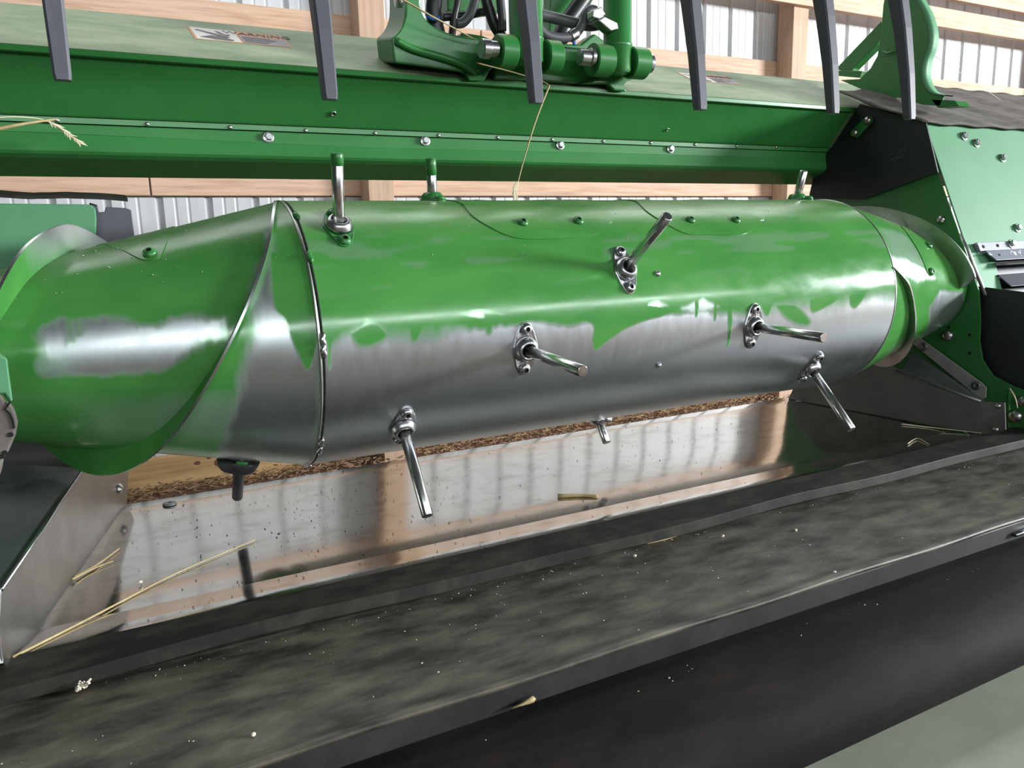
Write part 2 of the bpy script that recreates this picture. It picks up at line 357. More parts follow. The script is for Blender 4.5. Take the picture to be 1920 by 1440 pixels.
# raised cover strip of the lower panel, its lower edge sinking to the left
V = []; Fc = []; nseg = 40
for i in range(nseg + 1):
    x = XL + (2.3 - XL) * i / nseg
    drop = .024 + .016 * math.exp(-((x - .05) / .35) ** 2) * (1 if x > .05 else 1) - (.03 * max(0, .05 - x) if x < .05 else 0)
    drop = .026 + .010 * max(0, min(1, (x + .1) / .6)) * math.exp(-max(0, x - .5) * .9)
    for (f, off) in ((0, .0025), (1, .0025), (1, 0), (0, 0)):
        z = SB[1] - gap - .002 - drop * f; yy = SB[0] - .0045 - .0035 * (drop * f / .022) - off
        V.append((x, yy, z))
for i in range(nseg):
    for j in range(4): Fc.append((i * 4 + j, i * 4 + (j + 1) % 4, i * 4 + 4 + (j + 1) % 4, i * 4 + 4 + j))
Fc += [(0, 1, 2, 3), (nseg * 4 + 3, nseg * 4 + 2, nseg * 4 + 1, nseg * 4)]
mesh_obj('cover_strip', V, Fc, 'green', beam)
mesh_obj('rivet_flange', *sweepx([(ST[0] + .008, ST[1] + .002), (ST[0] + .008, ST[1] - .011), (ST[0] + .011, ST[1] - .011), (ST[0] + .011, ST[1] + .002)], XL, 4.4), 'green', beam)
nf = (0, -.98, .12)
for px, py in ((503, 257), (797, 264), (1050, 272), (1257, 279)):
    place('bolt', BOLT['hex'], onY(px, py, SB[0] - .0115), nf, beam, .95, random.random())
for px, py in ((107, 226), (276, 233), (431, 239), (573, 245), (703, 250), (822, 254), (933, 258), (1035, 262), (1131, 265), (1220, 268), (1303, 271), (1381, 274), (1455, 276)):
    place('rivet', BOLT['rivet'], onY(px, py, ST[0] + .008), (0, -.95, -.3), beam, 1.0)
fn = nrm(np.cross([1, 0, 0], [0, ST[0] - E1[0], ST[1] - E1[1]]));  fn = fn if fn[1] < 0 else -fn
for px, py, s in ((625, 213, 1), (1252, 243, .7)):
    h = onP(px, py, np.array([0, ST[0], ST[1]]), fn); V, Fc = lathe([(.0058 * s, 0), (.0058 * s, .0012), (.0036 * s, .0014), (.0034 * s, .0006)], 16)
    place('hole_rim', raw_mesh('hole_rim', V, Fc, ['zinc', 'hole'], True), h + fn * .0008, fn, beam).data.polygons[-1].material_index = 1
# warning decals on the sloping top
TS = np.array([0, E0[0] - E1[0], E0[1] - E1[1]]); TNn = nrm(np.cross([1, 0, 0], TS)); P0 = np.array([0, *E1])
if TNn[2] < 0: TNn = -TNn
def ontop(px, py, lift=.0): return onP(px, py, P0, TNn) + TNn * lift
def decal(qs, right=True):
    tl, tr, br, bl = [np.array(q, float) for q in qs]
    def bi(u, v): p = (tl * (1 - u) + tr * u) * (1 - v) + (bl * (1 - u) + br * u) * v; return p
    def quad(name, u0, v0, u1, v1, m, par, lift, pts=None):
        pts = pts or [(u0, v0), (u1, v0), (u1, v1), (u0, v1)]
        return plate(name, [ontop(*bi(u, v), lift) for u, v in pts], TNn * .0003, m, par, 0)
    d = quad('warning_decal', 0, 0, 1, 1, 'decal_orange', beam, .0003); d['label'] = 'orange and white warning sticker'
    quad('pictogram_panel', .025, .02, .485, .97, 'decal_white', d, .0007)
    quad('pictogram', 0, 0, 0, 0, 'decal_ink', d, .0011, [(.06, .22), (.09, .18), (.40, .62), (.36, .70), (.22, .52)])
    quad('pictogram', 0, 0, 0, 0, 'decal_ink', d, .0011, [(.07, .80), (.20, .60), (.30, .62), (.42, .86), (.38, .95), (.22, .92)])
    quad('pictogram', 0, 0, 0, 0, 'decal_ink', d, .0011, [(.27, .20), (.31, .22), (.36, .42), (.42, .40), (.38, .55), (.30, .40)])
    quad('text_panel', .505, .36, .985, .97, 'decal_grey', d, .0007)
    r = ontop(*bi(.9, .5)) - ontop(*bi(.6, .5)); up = ontop(*bi(.7, .1)) - ontop(*bi(.7, .9)); hgt = np.linalg.norm(ontop(*bi(.5, 0)) - ontop(*bi(.5, 1)))
    text_mesh('lettering', 'WARNING', hgt * .30, 'decal_ink', ontop(*bi(.72, .19), .0011), r, up, d)
    for k in range(5): quad('text_line', .53, .46 + k * .10, .70 + .22 * random.random(), .50 + k * .10, 'decal_ink', d, .0011)
decal([(350, 50), (528, 68), (549, 90), (366, 73)])
decal([(1268, 136), (1362, 144), (1392, 160), (1300, 152)])

# ------------------------------------------------------------------ feed drum
DY, DZ, DR = 1.314, -.150, .22
XS0, XS1 = .26, 1.50
def rcone(X): u = max(XS0 - X, X - XS1, 0); return DR - .238 * u
def rout(X): u = max(XS0 - X, X - XS1, 0); return .226 - .125 * u
def onsurf(px, py, rf=rcone, far=False):
    r = ray(px, py); ts = np.linspace(.7, 2.6, 3000); P = r[None] * ts[:, None]
    u = np.maximum(np.maximum(XS0 - P[:, 0], P[:, 0] - XS1), 0)
    k = (DR, .238) if rf is rcone else (.226, .125)
    gq = np.hypot(P[:, 1] - DY, P[:, 2] - DZ) - (k[0] - k[1] * u)
    idx = np.where(np.sign(gq[:-1]) != np.sign(gq[1:]))[0]
    i = np.argmin(gq) if len(idx) == 0 else (idx[-1] if far else idx[0])
    Q = P[i]; return Q[0], math.degrees(math.atan2(Q[2] - DZ, -(Q[1] - DY)))
def cyl(X, th, lift=0.):
    t = math.radians(th); r = rcone(X) + lift; return np.array([X, DY - r * math.cos(t), DZ + r * math.sin(t)])
def cnorm(X, th):
    t = math.radians(th); n = np.array([0, -math.cos(t), math.sin(t)])
    if X < XS0: n = n + np.array([-.238, 0, 0])
    if X > XS1: n = n + np.array([.238, 0, 0])
    return nrm(n)
drum = T('feed_drum', (.88, DY, DZ), 'large green and bare steel feed drum with retracting fingers and spiral flights', 'drum')

_lat = RNG.rand(64, 64)
def vnoise(u, v):
    u = np.asarray(u); v = np.asarray(v); i = np.floor(u).astype(int); j = np.floor(v).astype(int); f = u - i; h = v - j
    f = f * f * (3 - 2 * f); h = h * h * (3 - 2 * h); L_ = lambda a, b: _lat[a % 64, b % 64]
    return (L_(i, j) * (1 - f) + L_(i + 1, j) * f) * (1 - h) + (L_(i, j + 1) * (1 - f) + L_(i + 1, j + 1) * f) * h
def sdf(poly, A, B):
    """signed distance (positive inside) to a polygon in (x, arc) metres"""
    d = np.full(A.shape, 1e9); ins = np.zeros(A.shape, bool); n = len(poly)
    for i in range(n):
        x0, y0 = poly[i]; x1, y1 = poly[(i + 1) % n]; ex, ey = x1 - x0, y1 - y0
        t = np.clip(((A - x0) * ex + (B - y0) * ey) / (ex * ex + ey * ey + 1e-12), 0, 1)
        d = np.minimum(d, np.hypot(A - x0 - t * ex, B - y0 - t * ey))
        c = (y0 > B) != (y1 > B); xi = x0 + (B - y0) * ex / (ey if abs(ey) > 1e-12 else 1e-12); ins ^= c & (A < xi)
    return np.where(ins, d, -d)
ARC = math.radians(1) * DR
def P2(pts): return [(lambda q: (q[0], q[1] * ARC))(onsurf(*p)) for p in pts]
def sstep(d, s): t = np.clip(d / (2 * s) + .5, 0, 1); return t * t * (3 - 2 * t)
bound = sorted(P2([(612, 655), (640, 632), (690, 612), (730, 632), (800, 628), (900, 616), (1000, 604), (1060, 606), (1150, 600), (1240, 590), (1300, 582), (1380, 588), (1460, 582), (1560, 572), (1660, 556)]))
def rnd(q): return [(v[0], v[1]) for v in spline([(*p, 0) for p in q + [q[0]]], 6 * len(q) + 1)[:-1]]
drips = [(rnd(P2(q)), s) for q, s in (
    ([(1040, 598), (1108, 606), (1111, 640), (1117, 657), (1138, 640), (1182, 612), (1262, 582), (1150, 570)], .0016),
    ([(655, 625), (672, 648), (700, 648), (728, 628), (700, 600)], .006),
    ([(612, 600), (614, 680), (620, 692), (624, 640), (640, 600)], .003),
    ([(1448, 570), (1475, 598), (1510, 612), (1520, 600), (1490, 570)], .006),
    ([(1518, 560), (1519, 580), (1530, 586), (1572, 562), (1570, 545)], .003),
    ([(1590, 550), (1594, 572), (1604, 578), (1622, 556), (1620, 545)], .003),
    ([(1361, 560), (1364, 640), (1368, 640), (1371, 560)], .0012), ([(1338, 560), (1339, 598), (1342, 598), (1345, 560)], .001),
    ([(1302, 560), (1304, 590), (1308, 590), (1311, 560)], .001), ([(1180, 570), (1190, 596), (1200, 606), (1206, 590), (1215, 566)], .002), ([(760, 600), (770, 634), (778, 640), (786, 632), (800, 600)], .005),
    ([(905, 585), (912, 622), (920, 626), (926, 610), (940, 585)], .004), ([(1420, 560), (1432, 588), (1440, 592), (1446, 580), (1452, 560)], .003))]
bare = [(P2(q), s) for q, s in (([(1280, 578), (1318, 552), (1350, 574), (1320, 590)], .006), ([(1180, 588), (1235, 562), (1250, 572), (1200, 592)], .006), ([(860, 588), (905, 582), (950, 588), (900, 594)], .004))]
def paint_shell(X, TH):
    A, B = X, TH * ARC
    bl = np.interp(A, [p[0] for p in bound], [p[1] for p in bound])
    wig = (vnoise(A * 30, B * 30) - .5) * .012 + (vnoise(A * 110 + 9, B * 60) - .5) * .004
    soft = .005 + .022 * np.clip(vnoise(A * 5 + 3, B * 0) * 2 - .7, 0, 1)
    p = sstep(B - bl + wig, soft)
    for q, s in bare: p = np.minimum(p, 1 - .75 * sstep(sdf(q, A, B) + wig, s))
    for q, s in drips: p = np.maximum(p, sstep(sdf(q, A, B) + wig * .25, s))
    thin = np.clip((.6 * vnoise(A * 6, B * 40 + 5) + .4 * vnoise(A * 19 + 7, B * 90) - .60) * 1.2, 0, .13) * np.clip((TH - 18) / 10, 0, 1) * np.clip((55 - TH) / 15, 0, 1)
    return np.clip(p - thin, 0, 1)
bareA = P2([(72, 655), (85, 618), (118, 602), (135, 640), (142, 604), (148, 628), (152, 600), (205, 598), (260, 612), (300, 617), (330, 600), (420, 600), (412, 628), (340, 662), (300, 692), (200, 704), (90, 702)])
bareB = P2([(506, 440), (510, 540), (545, 606), (572, 640), (596, 600), (604, 700), (600, 830), (585, 868), (400, 868), (425, 800), (450, 735), (470, 640), (478, 560), (492, 500)])
dripB = rnd(P2([(505, 470), (512, 570), (535, 600), (548, 640), (574, 695), (590, 668), (600, 610), (602, 500)]))
bareR = [(P2(q), s, k) for q, s, k in (([(1742, 575), (1762, 545), (1806, 548), (1800, 590), (1745, 640), (1722, 640)], .007, .85), ([(1668, 480), (1700, 484), (1746, 512), (1755, 522), (1722, 524), (1680, 512)], .010, .75), ([(1650, 430), (1690, 436), (1735, 500), (1680, 500)], .012, .3))]
def paint_cone(X, TH):
    A, B = X, TH * ARC
    wig = (vnoise(A * 30, B * 30) - .5) * .010 + (vnoise(A * 200, B * 25) - .5) * .006
    p = np.ones_like(A)
    p = np.minimum(p, 1 - .94 * sstep(sdf(bareA, A, B) + wig * 1.3, .012))
    low = np.clip((-14 - TH) / 10, 0, 1) * np.clip((TH + 60) / 20, 0, 1) * np.clip((X + .2) / .15, 0, 1)
    p = np.where(X < .14, p - .45 * low * np.clip(vnoise(A * 9, B * 9) * 2 - .4, 0, 1), p)
    p = np.minimum(p, 1 - .93 * sstep(sdf(bareB, A, B) + wig, .013))
    p = np.maximum(p, sstep(sdf(dripB, A, B) + wig * .2, .0022))
    for q, s, k in bareR: p = np.minimum(p, 1 - k * sstep(sdf(q, A, B) + wig, s))
    return np.clip(p, 0, 1)
def revolve(name, x0, x1, nx, pf, rf=rcone, ths=None):
    th = np.concatenate([np.linspace(-105, 110, 400, endpoint=False), np.linspace(110, 255, 40, endpoint=False)]) if ths is None else ths
    xs = np.linspace(x0, x1, nx); Xg, Tg = np.meshgrid(xs, th, indexing='ij'); Rg = np.array([rf(x) for x in xs])[:, None]
    t = np.radians(Tg); V = np.stack([Xg, DY - Rg * np.cos(t), DZ + Rg * np.sin(t)], -1).reshape(-1, 3) - ORG[drum.name]
    k = len(th); i = np.arange(nx - 1)[:, None]; j = np.arange(k)[None]; j2 = (j + 1) % k
    Fc = np.stack([i * k + j, i * k + j2, (i + 1) * k + j2, (i + 1) * k + j], -1).reshape(-1, 4)
    me = bpy.data.meshes.new(name); nv, nfc = len(V), len(Fc)
    me.vertices.add(nv); me.vertices.foreach_set('co', V.ravel()); me.loops.add(nfc * 4); me.loops.foreach_set('vertex_index', Fc.ravel())
    me.polygons.add(nfc); me.polygons.foreach_set('loop_start', np.arange(nfc) * 4); me.polygons.foreach_set('use_smooth', np.ones(nfc, bool)); me.update(calc_edges=True)
    a = me.attributes.new('paint', 'FLOAT', 'POINT'); a.data.foreach_set('value', pf(Xg, Tg).ravel().astype(np.float32))
    me.flip_normals() if me.polygons[5].normal.dot(Vector(V[Fc[5][0]] * np.array([0, 1, 1]))) < 0 else None
    me.materials.append(M['drum']); o = bpy.data.objects.new(name, me); COL.objects.link(o); o.parent = drum; ORG[o.name] = ORG[drum.name]
    return o
revolve('drum_shell', XS0, XS1, 560, paint_shell)
revolve('drum_cone', -.40, XS0 - .0015, 300, paint_cone)['label'] = 'left tapered end, green with a bare brushed patch'
revolve('drum_cone', XS1 + .0015, 1.898, 160, paint_cone)['label'] = 'right tapered end'
for X, s in ((-.62, .23), (1.80, .10)): mesh_obj('drum_shaft', *tube([(X, DY, DZ), (X + s, DY, DZ)], .045, 24), 'green', drum, True)
# seams with weld beads
def ring(X, r0, r1, wdt, m, name):
    prof = [(X - wdt, r0), (X - wdt, r1), (X + wdt, r1), (X + wdt, r0)]; V = []; Fc = []; n = 120
    for k in range(n):
        t = 2 * math.pi * k / n
        for x, r in prof: V.append((x, DY - r * math.cos(t), DZ + r * math.sin(t)))
    for k in range(n):
        for j in range(4): Fc.append((k * 4 + j, k * 4 + (j + 1) % 4, ((k + 1) % n) * 4 + (j + 1) % 4, ((k + 1) % n) * 4 + j))
    return mesh_obj(name, V, Fc, m, drum, True)
ring(XS0 + .0005, .212, .2206, .0016, 'hole', 'seam_groove')
ring(XS0 - .0045, .214, .2209, .002, 'stainless_dull', 'seam_band')
ring(XS1, .212, .2208, .0015, 'stainless_dull', 'seam_band')
for th in (-78, -52, -46, -3, 1, 34, 58):
    pts = [cyl(XS0 + .001 + .0015 * math.sin(i * 2.2), th + i * 1.4, .0015) for i in range(5)]
    mesh_obj('weld_bead', *tube(spline(pts, 12), [.0015 + .003 * math.sin(math.pi * (i + .5) / 12) for i in range(12)], 8), 'green' if th > 20 else 'steel', drum, True)
# helical flights
def flight(tab, name, bare_top=False, hmin=.004):
    tab = sorted(tab); ths = np.array([a for a, b in tab]); xs = np.array([b for a, b in tab])
    tt = np.linspace(ths[0], ths[-1], 110); xx = np.interp(tt, ths, xs)
    xx = np.convolve(np.pad(xx, 4, mode='reflect', reflect_type='odd'), np.ones(9) / 9, 'valid')
    V = []; n = len(tt); side = -1 if xx.mean() < .9 else 1
    for i, (t, x) in enumerate(zip(tt, xx)):
        e0 = min(1, i / 6 + .15) ; e1 = min(1, (n - 1 - i) / 6 + .15)
        h = max((rout(x) - rcone(x)), hmin) * e0 * e1
        tr = math.radians(t); c = np.array([0, -math.cos(tr), math.sin(tr)])
        for r, dx in ((rcone(x) - .006, -.002), (rcone(x) + h, -.002), (rcone(x) + h, .002), (rcone(x) - .006, .002)):
            V.append(np.array([x + dx, DY, DZ]) + c * r)
    Fc = []
    for i in range(n - 1):
        for j in range(4): Fc.append((i * 4 + j, i * 4 + (j + 1) % 4, i * 4 + 4 + (j + 1) % 4, i * 4 + 4 + j))
    Fc += [(0, 1, 2, 3), (n * 4 - 1, n * 4 - 2, n * 4 - 3, n * 4 - 4)]
    mm = [M['green'], M['steel']]
    at_ = []
    for t in tt: k = min(1, max(0, (t - 55) / 20)) if bare_top else 0; at_ += [1, 1 - k, 1 - k, 1]
    o = mesh_obj(name, V, Fc, 'drum' if side < 0 else 'stainless_dull', drum, True, attr=at_); o.modifiers.new('edge', 'EDGE_SPLIT').split_angle = math.radians(40)
    o.data.materials.append(M['steel'])
    for q in range(n - 1): o.data.polygons[q * 4 + 1].material_index = 1
    return o
main = [(90, .255), (83, .249), (49, .215), (36, .197), (21, .17), (9, .144), (-6, .112), (-23, .074), (-41, .037), (-57, .001), (-75, -.036), (-93, -.073), (-113, -.109), (-150, -.175), (-200, -.262), (-230, -.31)]
sec = [(263, .245), (200, .15), (150, .055), (117, -.012), (106, -.032), (79, -.060), (71, -.078), (58, -.098), (48, -.112), (34, -.127), (10, -.165), (-20, -.22), (-60, -.29), (-80, -.33)]
flight(main, 'flight'); flight(sec, 'flight', True)
flight([(198, 1.50), (160, 1.545), (130, 1.59), (105, 1.635), (85, 1.68), (68, 1.725), (49, 1.768), (37, 1.794), (21, 1.822), (9, 1.84), (0, 1.852)], 'flight')
flight([(18, 1.497), (11.6, 1.528), (.6, 1.557), (-11, 1.583), (-24, 1.61), (-43, 1.652), (-65, 1.69), (-90, 1.735), (-120, 1.79), (-160, 1.86), (-178, 1.89)], 'flight', hmin=.014)

# finger guides and fingers
def leaf(n=40):
    pts = []; R0, r1, c = .0235, .0115, .0335
    for k in range(n):
        a = 2 * math.pi * k / n; d = np.array([math.cos(a), math.sin(a)]); best = 0
        # support of the hull of three circles
        sup = max(R0, r1 + c * abs(d[1])); pts.append((d, sup))
    P = []
    for k in range(n):
        d0, s0 = pts[k]; d1, s1 = pts[(k + 1) % n]; P.append(np.linalg.solve(np.array([d0, d1]), np.array([s0, s1])))
    return P
LEAF = leaf()
def bend(X, th, u, v, wv): return cyl(X + u, th + math.degrees(v / rcone(X)), wv)
def guide(X, th, painted):
    m = ('steel', 'green', 'black', 'green', 'green')[painted]; mb = 'steel' if painted == 3 else m
    V = []; n = len(LEAF)
    for k, (s, wv) in enumerate(((1, 0), (1, .0022), (.95, .0030))):
        for p in LEAF: V.append(bend(X, th, p[0] * s, p[1] * s, wv))
    Fc = [(i * n + k, i * n + (k + 1) % n, (i + 1) * n + (k + 1) % n, (i + 1) * n + k) for i in range(2) for k in range(n)] + [list(range(2 * n, 3 * n))]
    gd = mesh_obj('finger_guide', V, Fc, m, drum)
    V, Fc = lathe([(.0215, .002), (.0205, .006), (.0180, .0115), (.0150, .0145), (.0128, .0150), (.0115, .0135), (.0112, .008)], 28)
    me = raw_mesh('guide_boss', V, Fc, [mb, 'hole'], True)
    me.polygons[-1].material_index = 1
    place('boss', me, cyl(X, th), cnorm(X, th), gd, 1.6 if painted == 2 else 1)
    for s in (-1, 1): place('bolt', BOLT['btng' if painted else 'btn'], bend(X, th, .0006, s * .0335, .003), cnorm(X, th + s * 8.7), gd, 1.0)
    return gd
fingers = [((635, 425), (632, 287), 52.5, 3), ((1172, 505), (1252, 405), None, 0), ((985, 655), (1093, 696), None, 0), ((1412, 612), (1545, 633), None, 0), ((1520, 690), (1597, 806), None, 0), ((755, 800), (802, 968), None, 0)]
FD = []
for b, t, th_, pt in fingers:
    X, th = onsurf(*b); FD.append((X, th, onX(*t, X), pt))
for X, th, t, pt in ((.531, 93, (808, 297), 1), (1.447, 94, (1507, 320), 4), (.157, -86, (445, 932), 2), (.872, -88, (1138, 830), 0)):
    FD.append((X, th, onX(*t, X), pt))
for X, th, tip, pt in FD:
    guide(X, th, pt)
    base = cyl(X, th, .004); d = nrm(tip - base); root = base - d * .05
    L_ = np.linalg.norm(tip - root); rr = .0090
    V, Fc = tube([root, root + d * (L_ - .0012), tip], [rr, rr, rr - .0011], 24)
    fo = mesh_obj('finger', V, Fc, 'black' if pt == 2 else 'chrome', drum, True)
    fo.data.polygons[-1].use_smooth = False; fo.data.polygons[-2].use_smooth = False
    if pt in (1, 3):    # green paint left on the tip
        V, Fc = tube([tip - d * (.030 if pt == 1 else .018), tip - d * .0012, tip + d * .0002], [rr + .0002, rr + .0003, rr - .0008], 24); mesh_obj('paint_tip', V, Fc, 'green', fo, True)
# access covers
def cover(outline, boltpx, name='access_cover', inset=.0012, m='green'):
    pts = outline; n = len(pts); V = []
    for wv in (0, .0016):
        for X, th in pts: V.append(cyl(X, th, wv))
    cx = np.mean([p[0] for p in pts]); ct = np.mean([p[1] for p in pts])
    rings = [0.75, .5, .25]
    for s in rings:
        for X, th in pts: V.append(cyl(cx + (X - cx) * s, ct + (th - ct) * s, .0016))
    V.append(cyl(cx, ct, .0016)); Fc = []
    for i in range(1 + len(rings)):
        for k in range(n): Fc.append((i * n + k, i * n + (k + 1) % n, (i + 1) * n + (k + 1) % n, (i + 1) * n + k))
    e = (1 + len(rings)) * n
    for k in range(n): Fc.append((e + k, e + (k + 1) % n, len(V) - 1))
    o = mesh_obj(name, V, Fc, M['drum'], drum, True, attr=np.ones(len(V)))
    md = o.modifiers.new('edge', 'EDGE_SPLIT'); md.split_angle = math.radians(40)
    for p in boltpx:
        X, th = onsurf(*p); place('bolt', BOLT['btng'], cyl(X, th, .0016), cnorm(X, th), o, 1.0)
    return o
def rrect(x0, x1, t0, t1, rx, rt, left_slant=0):
    out = []
    for cx, ct, a0 in ((x1 - rx, t0 + rt, -90), (x1 - rx, t1 - rt, 0), (x0 + rx, t1 - rt, 90), (x0 + rx, t0 + rt, 180)):
        for k in range(9):
            a = math.radians(a0 + k * 90 / 8); x = cx + rx * math.cos(a); t = ct + rt * math.sin(a)
            out.append((x - left_slant * (t - t0) * (1 if cx < (x0 + x1) / 2 else 0), t))
    return out
def cov(pxs, bolts):
    q = [onsurf(*p) for p in pxs]; return cover([(a, b) for a, b in spline([(*p, 0) for p in q + [q[0]]], 60)[:-1] for a, b in [(a, b)]] if False else [(v[0], v[1]) for v in spline([(*p, 0) for p in q + [q[0]]], 64)[:-1]], bolts)
def top_ext(pxs, t_end=118):
    q = [onsurf(*p) for p in pxs]; return q + [(q[-1][0], t_end), (q[0][0], t_end)]
def smooth_outline(q, n=72): return [(v[0], v[1]) for v in spline([(*p, 0) for p in q + [q[0]]], n)[:-1]]
cover(smooth_outline(top_ext([(868, 384), (885, 405), (925, 430), (965, 446), (1010, 449), (1085, 446), (1120, 438), (1140, 420), (1142, 400)])), [(980, 419), (1084, 416)])
cover(smooth_outline(top_ext([(1192, 378), (1210, 395), (1245, 418), (1285, 438), (1320, 441), (1385, 440), (1410, 432), (1424, 415), (1425, 398)])), [(1294, 414), (1379, 414)])
cover(smooth_outline([onsurf(*p) for p in [(206, 462), (250, 480), (272, 488), (290, 487), (302, 478), (316, 440)]] + [(.10, 120), (-.02, 120)]), [(281, 476)])
cover(smooth_outline([onsurf(*p) for p in [(1688, 424), (1706, 446), (1724, 476), (1738, 510), (1746, 516), (1750, 505), (1752, 470), (1745, 440), (1730, 425)]]), [(1740, 461), (1744, 510)])
for px, py in ((1233, 513), (1235, 685)):
    X, th = onsurf(px, py); place('rivet', BOLT['rivet'], cyl(X, th), cnorm(X, th), drum, 1.4)

# ------------------------------------------------------------------ pan, side sheets
def flare(y): return (1.63 - y) * .125
prof = [(1.598, -.4850), (1.594, -.4815), (1.585, -.4800), (1.54, -.4806), (1.5, -.4812), (1.45, -.4820), (1.4, -.4828), (1.35, -.4836), (1.3, -.4845), (1.25, -.4856), (1.2, -.4870), (1.175, -.4880), (1.15, -.4893), (1.125, -.4908), (1.08, -.48694), (1.034, -.4830), (1.028, -.4850), (1.02, -.492)]
V = []; Fc = []; nx = 60
for (y, z) in prof:
    for i in range(nx + 1):
        f = i / nx; x0_ = -.032 - (1.594 - y) * .244; x1_ = 1.725 + (1.574 - y) * .148; x = x0_ + f * (x1_ - x0_)
        V.append((x, y, z + .0005 * math.sin(x * 9 + y * 14) * (1 if 1.23 < y < 1.6 else 0)))
for j in range(len(prof) - 1):
    for i in range(nx): a = j * (nx + 1) + i; Fc.append((a, a + 1, a + nx + 2, a + nx + 1))
pan = mesh_obj('feed_pan', V, [f[::-1] for f in Fc], 'stainless', None, True, fixn=False)
tag(pan, 'shiny stainless pan sheet under the drum, mirroring the wall', 'pan')
for e_ in pan.data.edges:
    if {v // (nx + 1) for v in e_.vertices} == {13}: e_.use_edge_sharp = True
sd = pan.modifiers.new('solid', 'SOLIDIFY'); sd.thickness = .003; sd.offset = -1
place('bolt', BOLT['flat'], onZ(318, 946, -.480), (0, 0, 1), pan, 1.1); place('bolt', BOLT['flat'], onZ(1498, 753, -.480), (0, 0, 1), pan, .8)
# left side sheet
A0 = np.array([-.0196, 1.594, -.4805]); A1 = np.array([-.156, 1.035, -.484]); dvec = A1 - A0; nl = nrm(np.cross(dvec, [0, 0, 1])); nl = nl if nl[0] > 0 else -nl
def onL(px, py, o=0): return onP(px, py, A0, nl) + nl * o
left = T('side_sheet', A0, 'bent stainless side sheet left of the pan with bright top fold', 'side sheet')
poly = [onL(*p) for p in [(236, 943), (241, 880), (165, 870), (150, 890), (70, 1006), (12, 1090), (2, 1105)]] + [onL(-2, 1180), onL(6, 1243), onL(24, 1238)]
poly[0] = poly[0] - np.array([0, 0, .014]); poly[-1] = poly[-1] - np.array([0, 0, .014])
plate('sheet', poly, -nl * .003, 'stainless_dull', left, .0015)
t0, t1 = onL(158, 878), onL(2, 1105); t2 = onL(6, 1243); sh = np.array([-.75, .02, .07])
mesh_obj('deck_sheet', [t0, t1, t1 + sh, t0 + sh + np.array([0, 0, .10]), t0 - (0, 0, .003), t1 - (0, 0, .003), t1 + sh - (0, 0, .003), t0 + sh + np.array([0, 0, .097])], [(0, 1, 2, 3), (4, 7, 6, 5), (0, 4, 5, 1), (1, 5, 6, 2), (2, 6, 7, 3), (3, 7, 4, 0)], 'stainless_dark', left)
mesh_obj('front_fold', [t1, t2, t2 + np.array([-.6, -.01, 0]), t1 + np.array([-.6, -.01, .0]), t1 + (0, .003, 0), t2 + (0, .003, 0), t2 + np.array([-.6, -.007, 0]), t1 + np.array([-.6, -.007, .0])], [(0, 1, 2, 3), (4, 7, 6, 5), (0, 4, 5, 1), (1, 5, 6, 2), (2, 6, 7, 3), (3, 7, 4, 0)], 'stainless_dull', left)
mesh_obj('fold', *tube([t0, t1], .0028, 10), 'steel', left, True)
place('bolt', BOLT['dome'], onL(222, 916), nl, left, .8)
plate('rear_panel', [(-.85, 1.605, -.50), (-.032, 1.605, -.50), (-.06, 1.605, -.14), (-.85, 1.605, -.14)], (0, .004, 0), 'stainless_dark', left, 0)
# right side sheet
B0 = np.array([1.717, 1.574, -.4805]); B1 = np.array([1.795, 1.048, -.485]); nr = nrm(np.cross(B1 - B0, [0, 0, 1])); nr = nr if nr[0] < 0 else -nr
def onR(px, py, o=0): return onP(px, py, B0, nr) + nr * o
right = T('side_sheet', B0, 'grey side sheet right of the pan, bolted with two dome bolts', 'side sheet')
plate('sheet', [onR(*p) for p in [(1478, 748), (1500, 700), (1560, 660), (1640, 672), (1690, 694), (1760, 722), (1842, 753), (1884, 755), (1886, 806), (1852, 818)]], -nr * .003, 'stainless_shaded', right, .0012)
for p in ((1871, 761), (1867, 805)): place('bolt', BOLT['dome'], onR(*p), nr, right, .55)
fo = [onR(*p) for p in [(1680, 696), (1760, 724), (1838, 753)]]
mesh_obj('fold', *tube(fo, .0035, 10), 'stainless_shaded', right, True)
brk = T('brace_bracket', onR(1780, 700), 'slanted stainless brace strap with two dark bolts on the green end plate', 'bracket')
GX = 1.905
def onG(px, py, o=0.): return onX(px, py, GX - o)
plate('gusset', [onG(1712, 660, .012), onG(1848, 752, .012), onR(1838, 753, .004), onR(1690, 697, .004)], (.0025, 0, .0), 'stainless_dark', brk, 0)
st = plate('strap', [onG(*p, .012) for p in [(1708, 642), (1714, 635), (1722, 632), (1840, 718), (1849, 727), (1848, 745), (1840, 750)]], (.004, 0, 0), 'strap', brk, .001)
for p in ((1732, 650), (1831, 723)): place('bolt', BOLT['flat'], onG(*p, .0125), (-1, 0, 0), brk, 1.0)

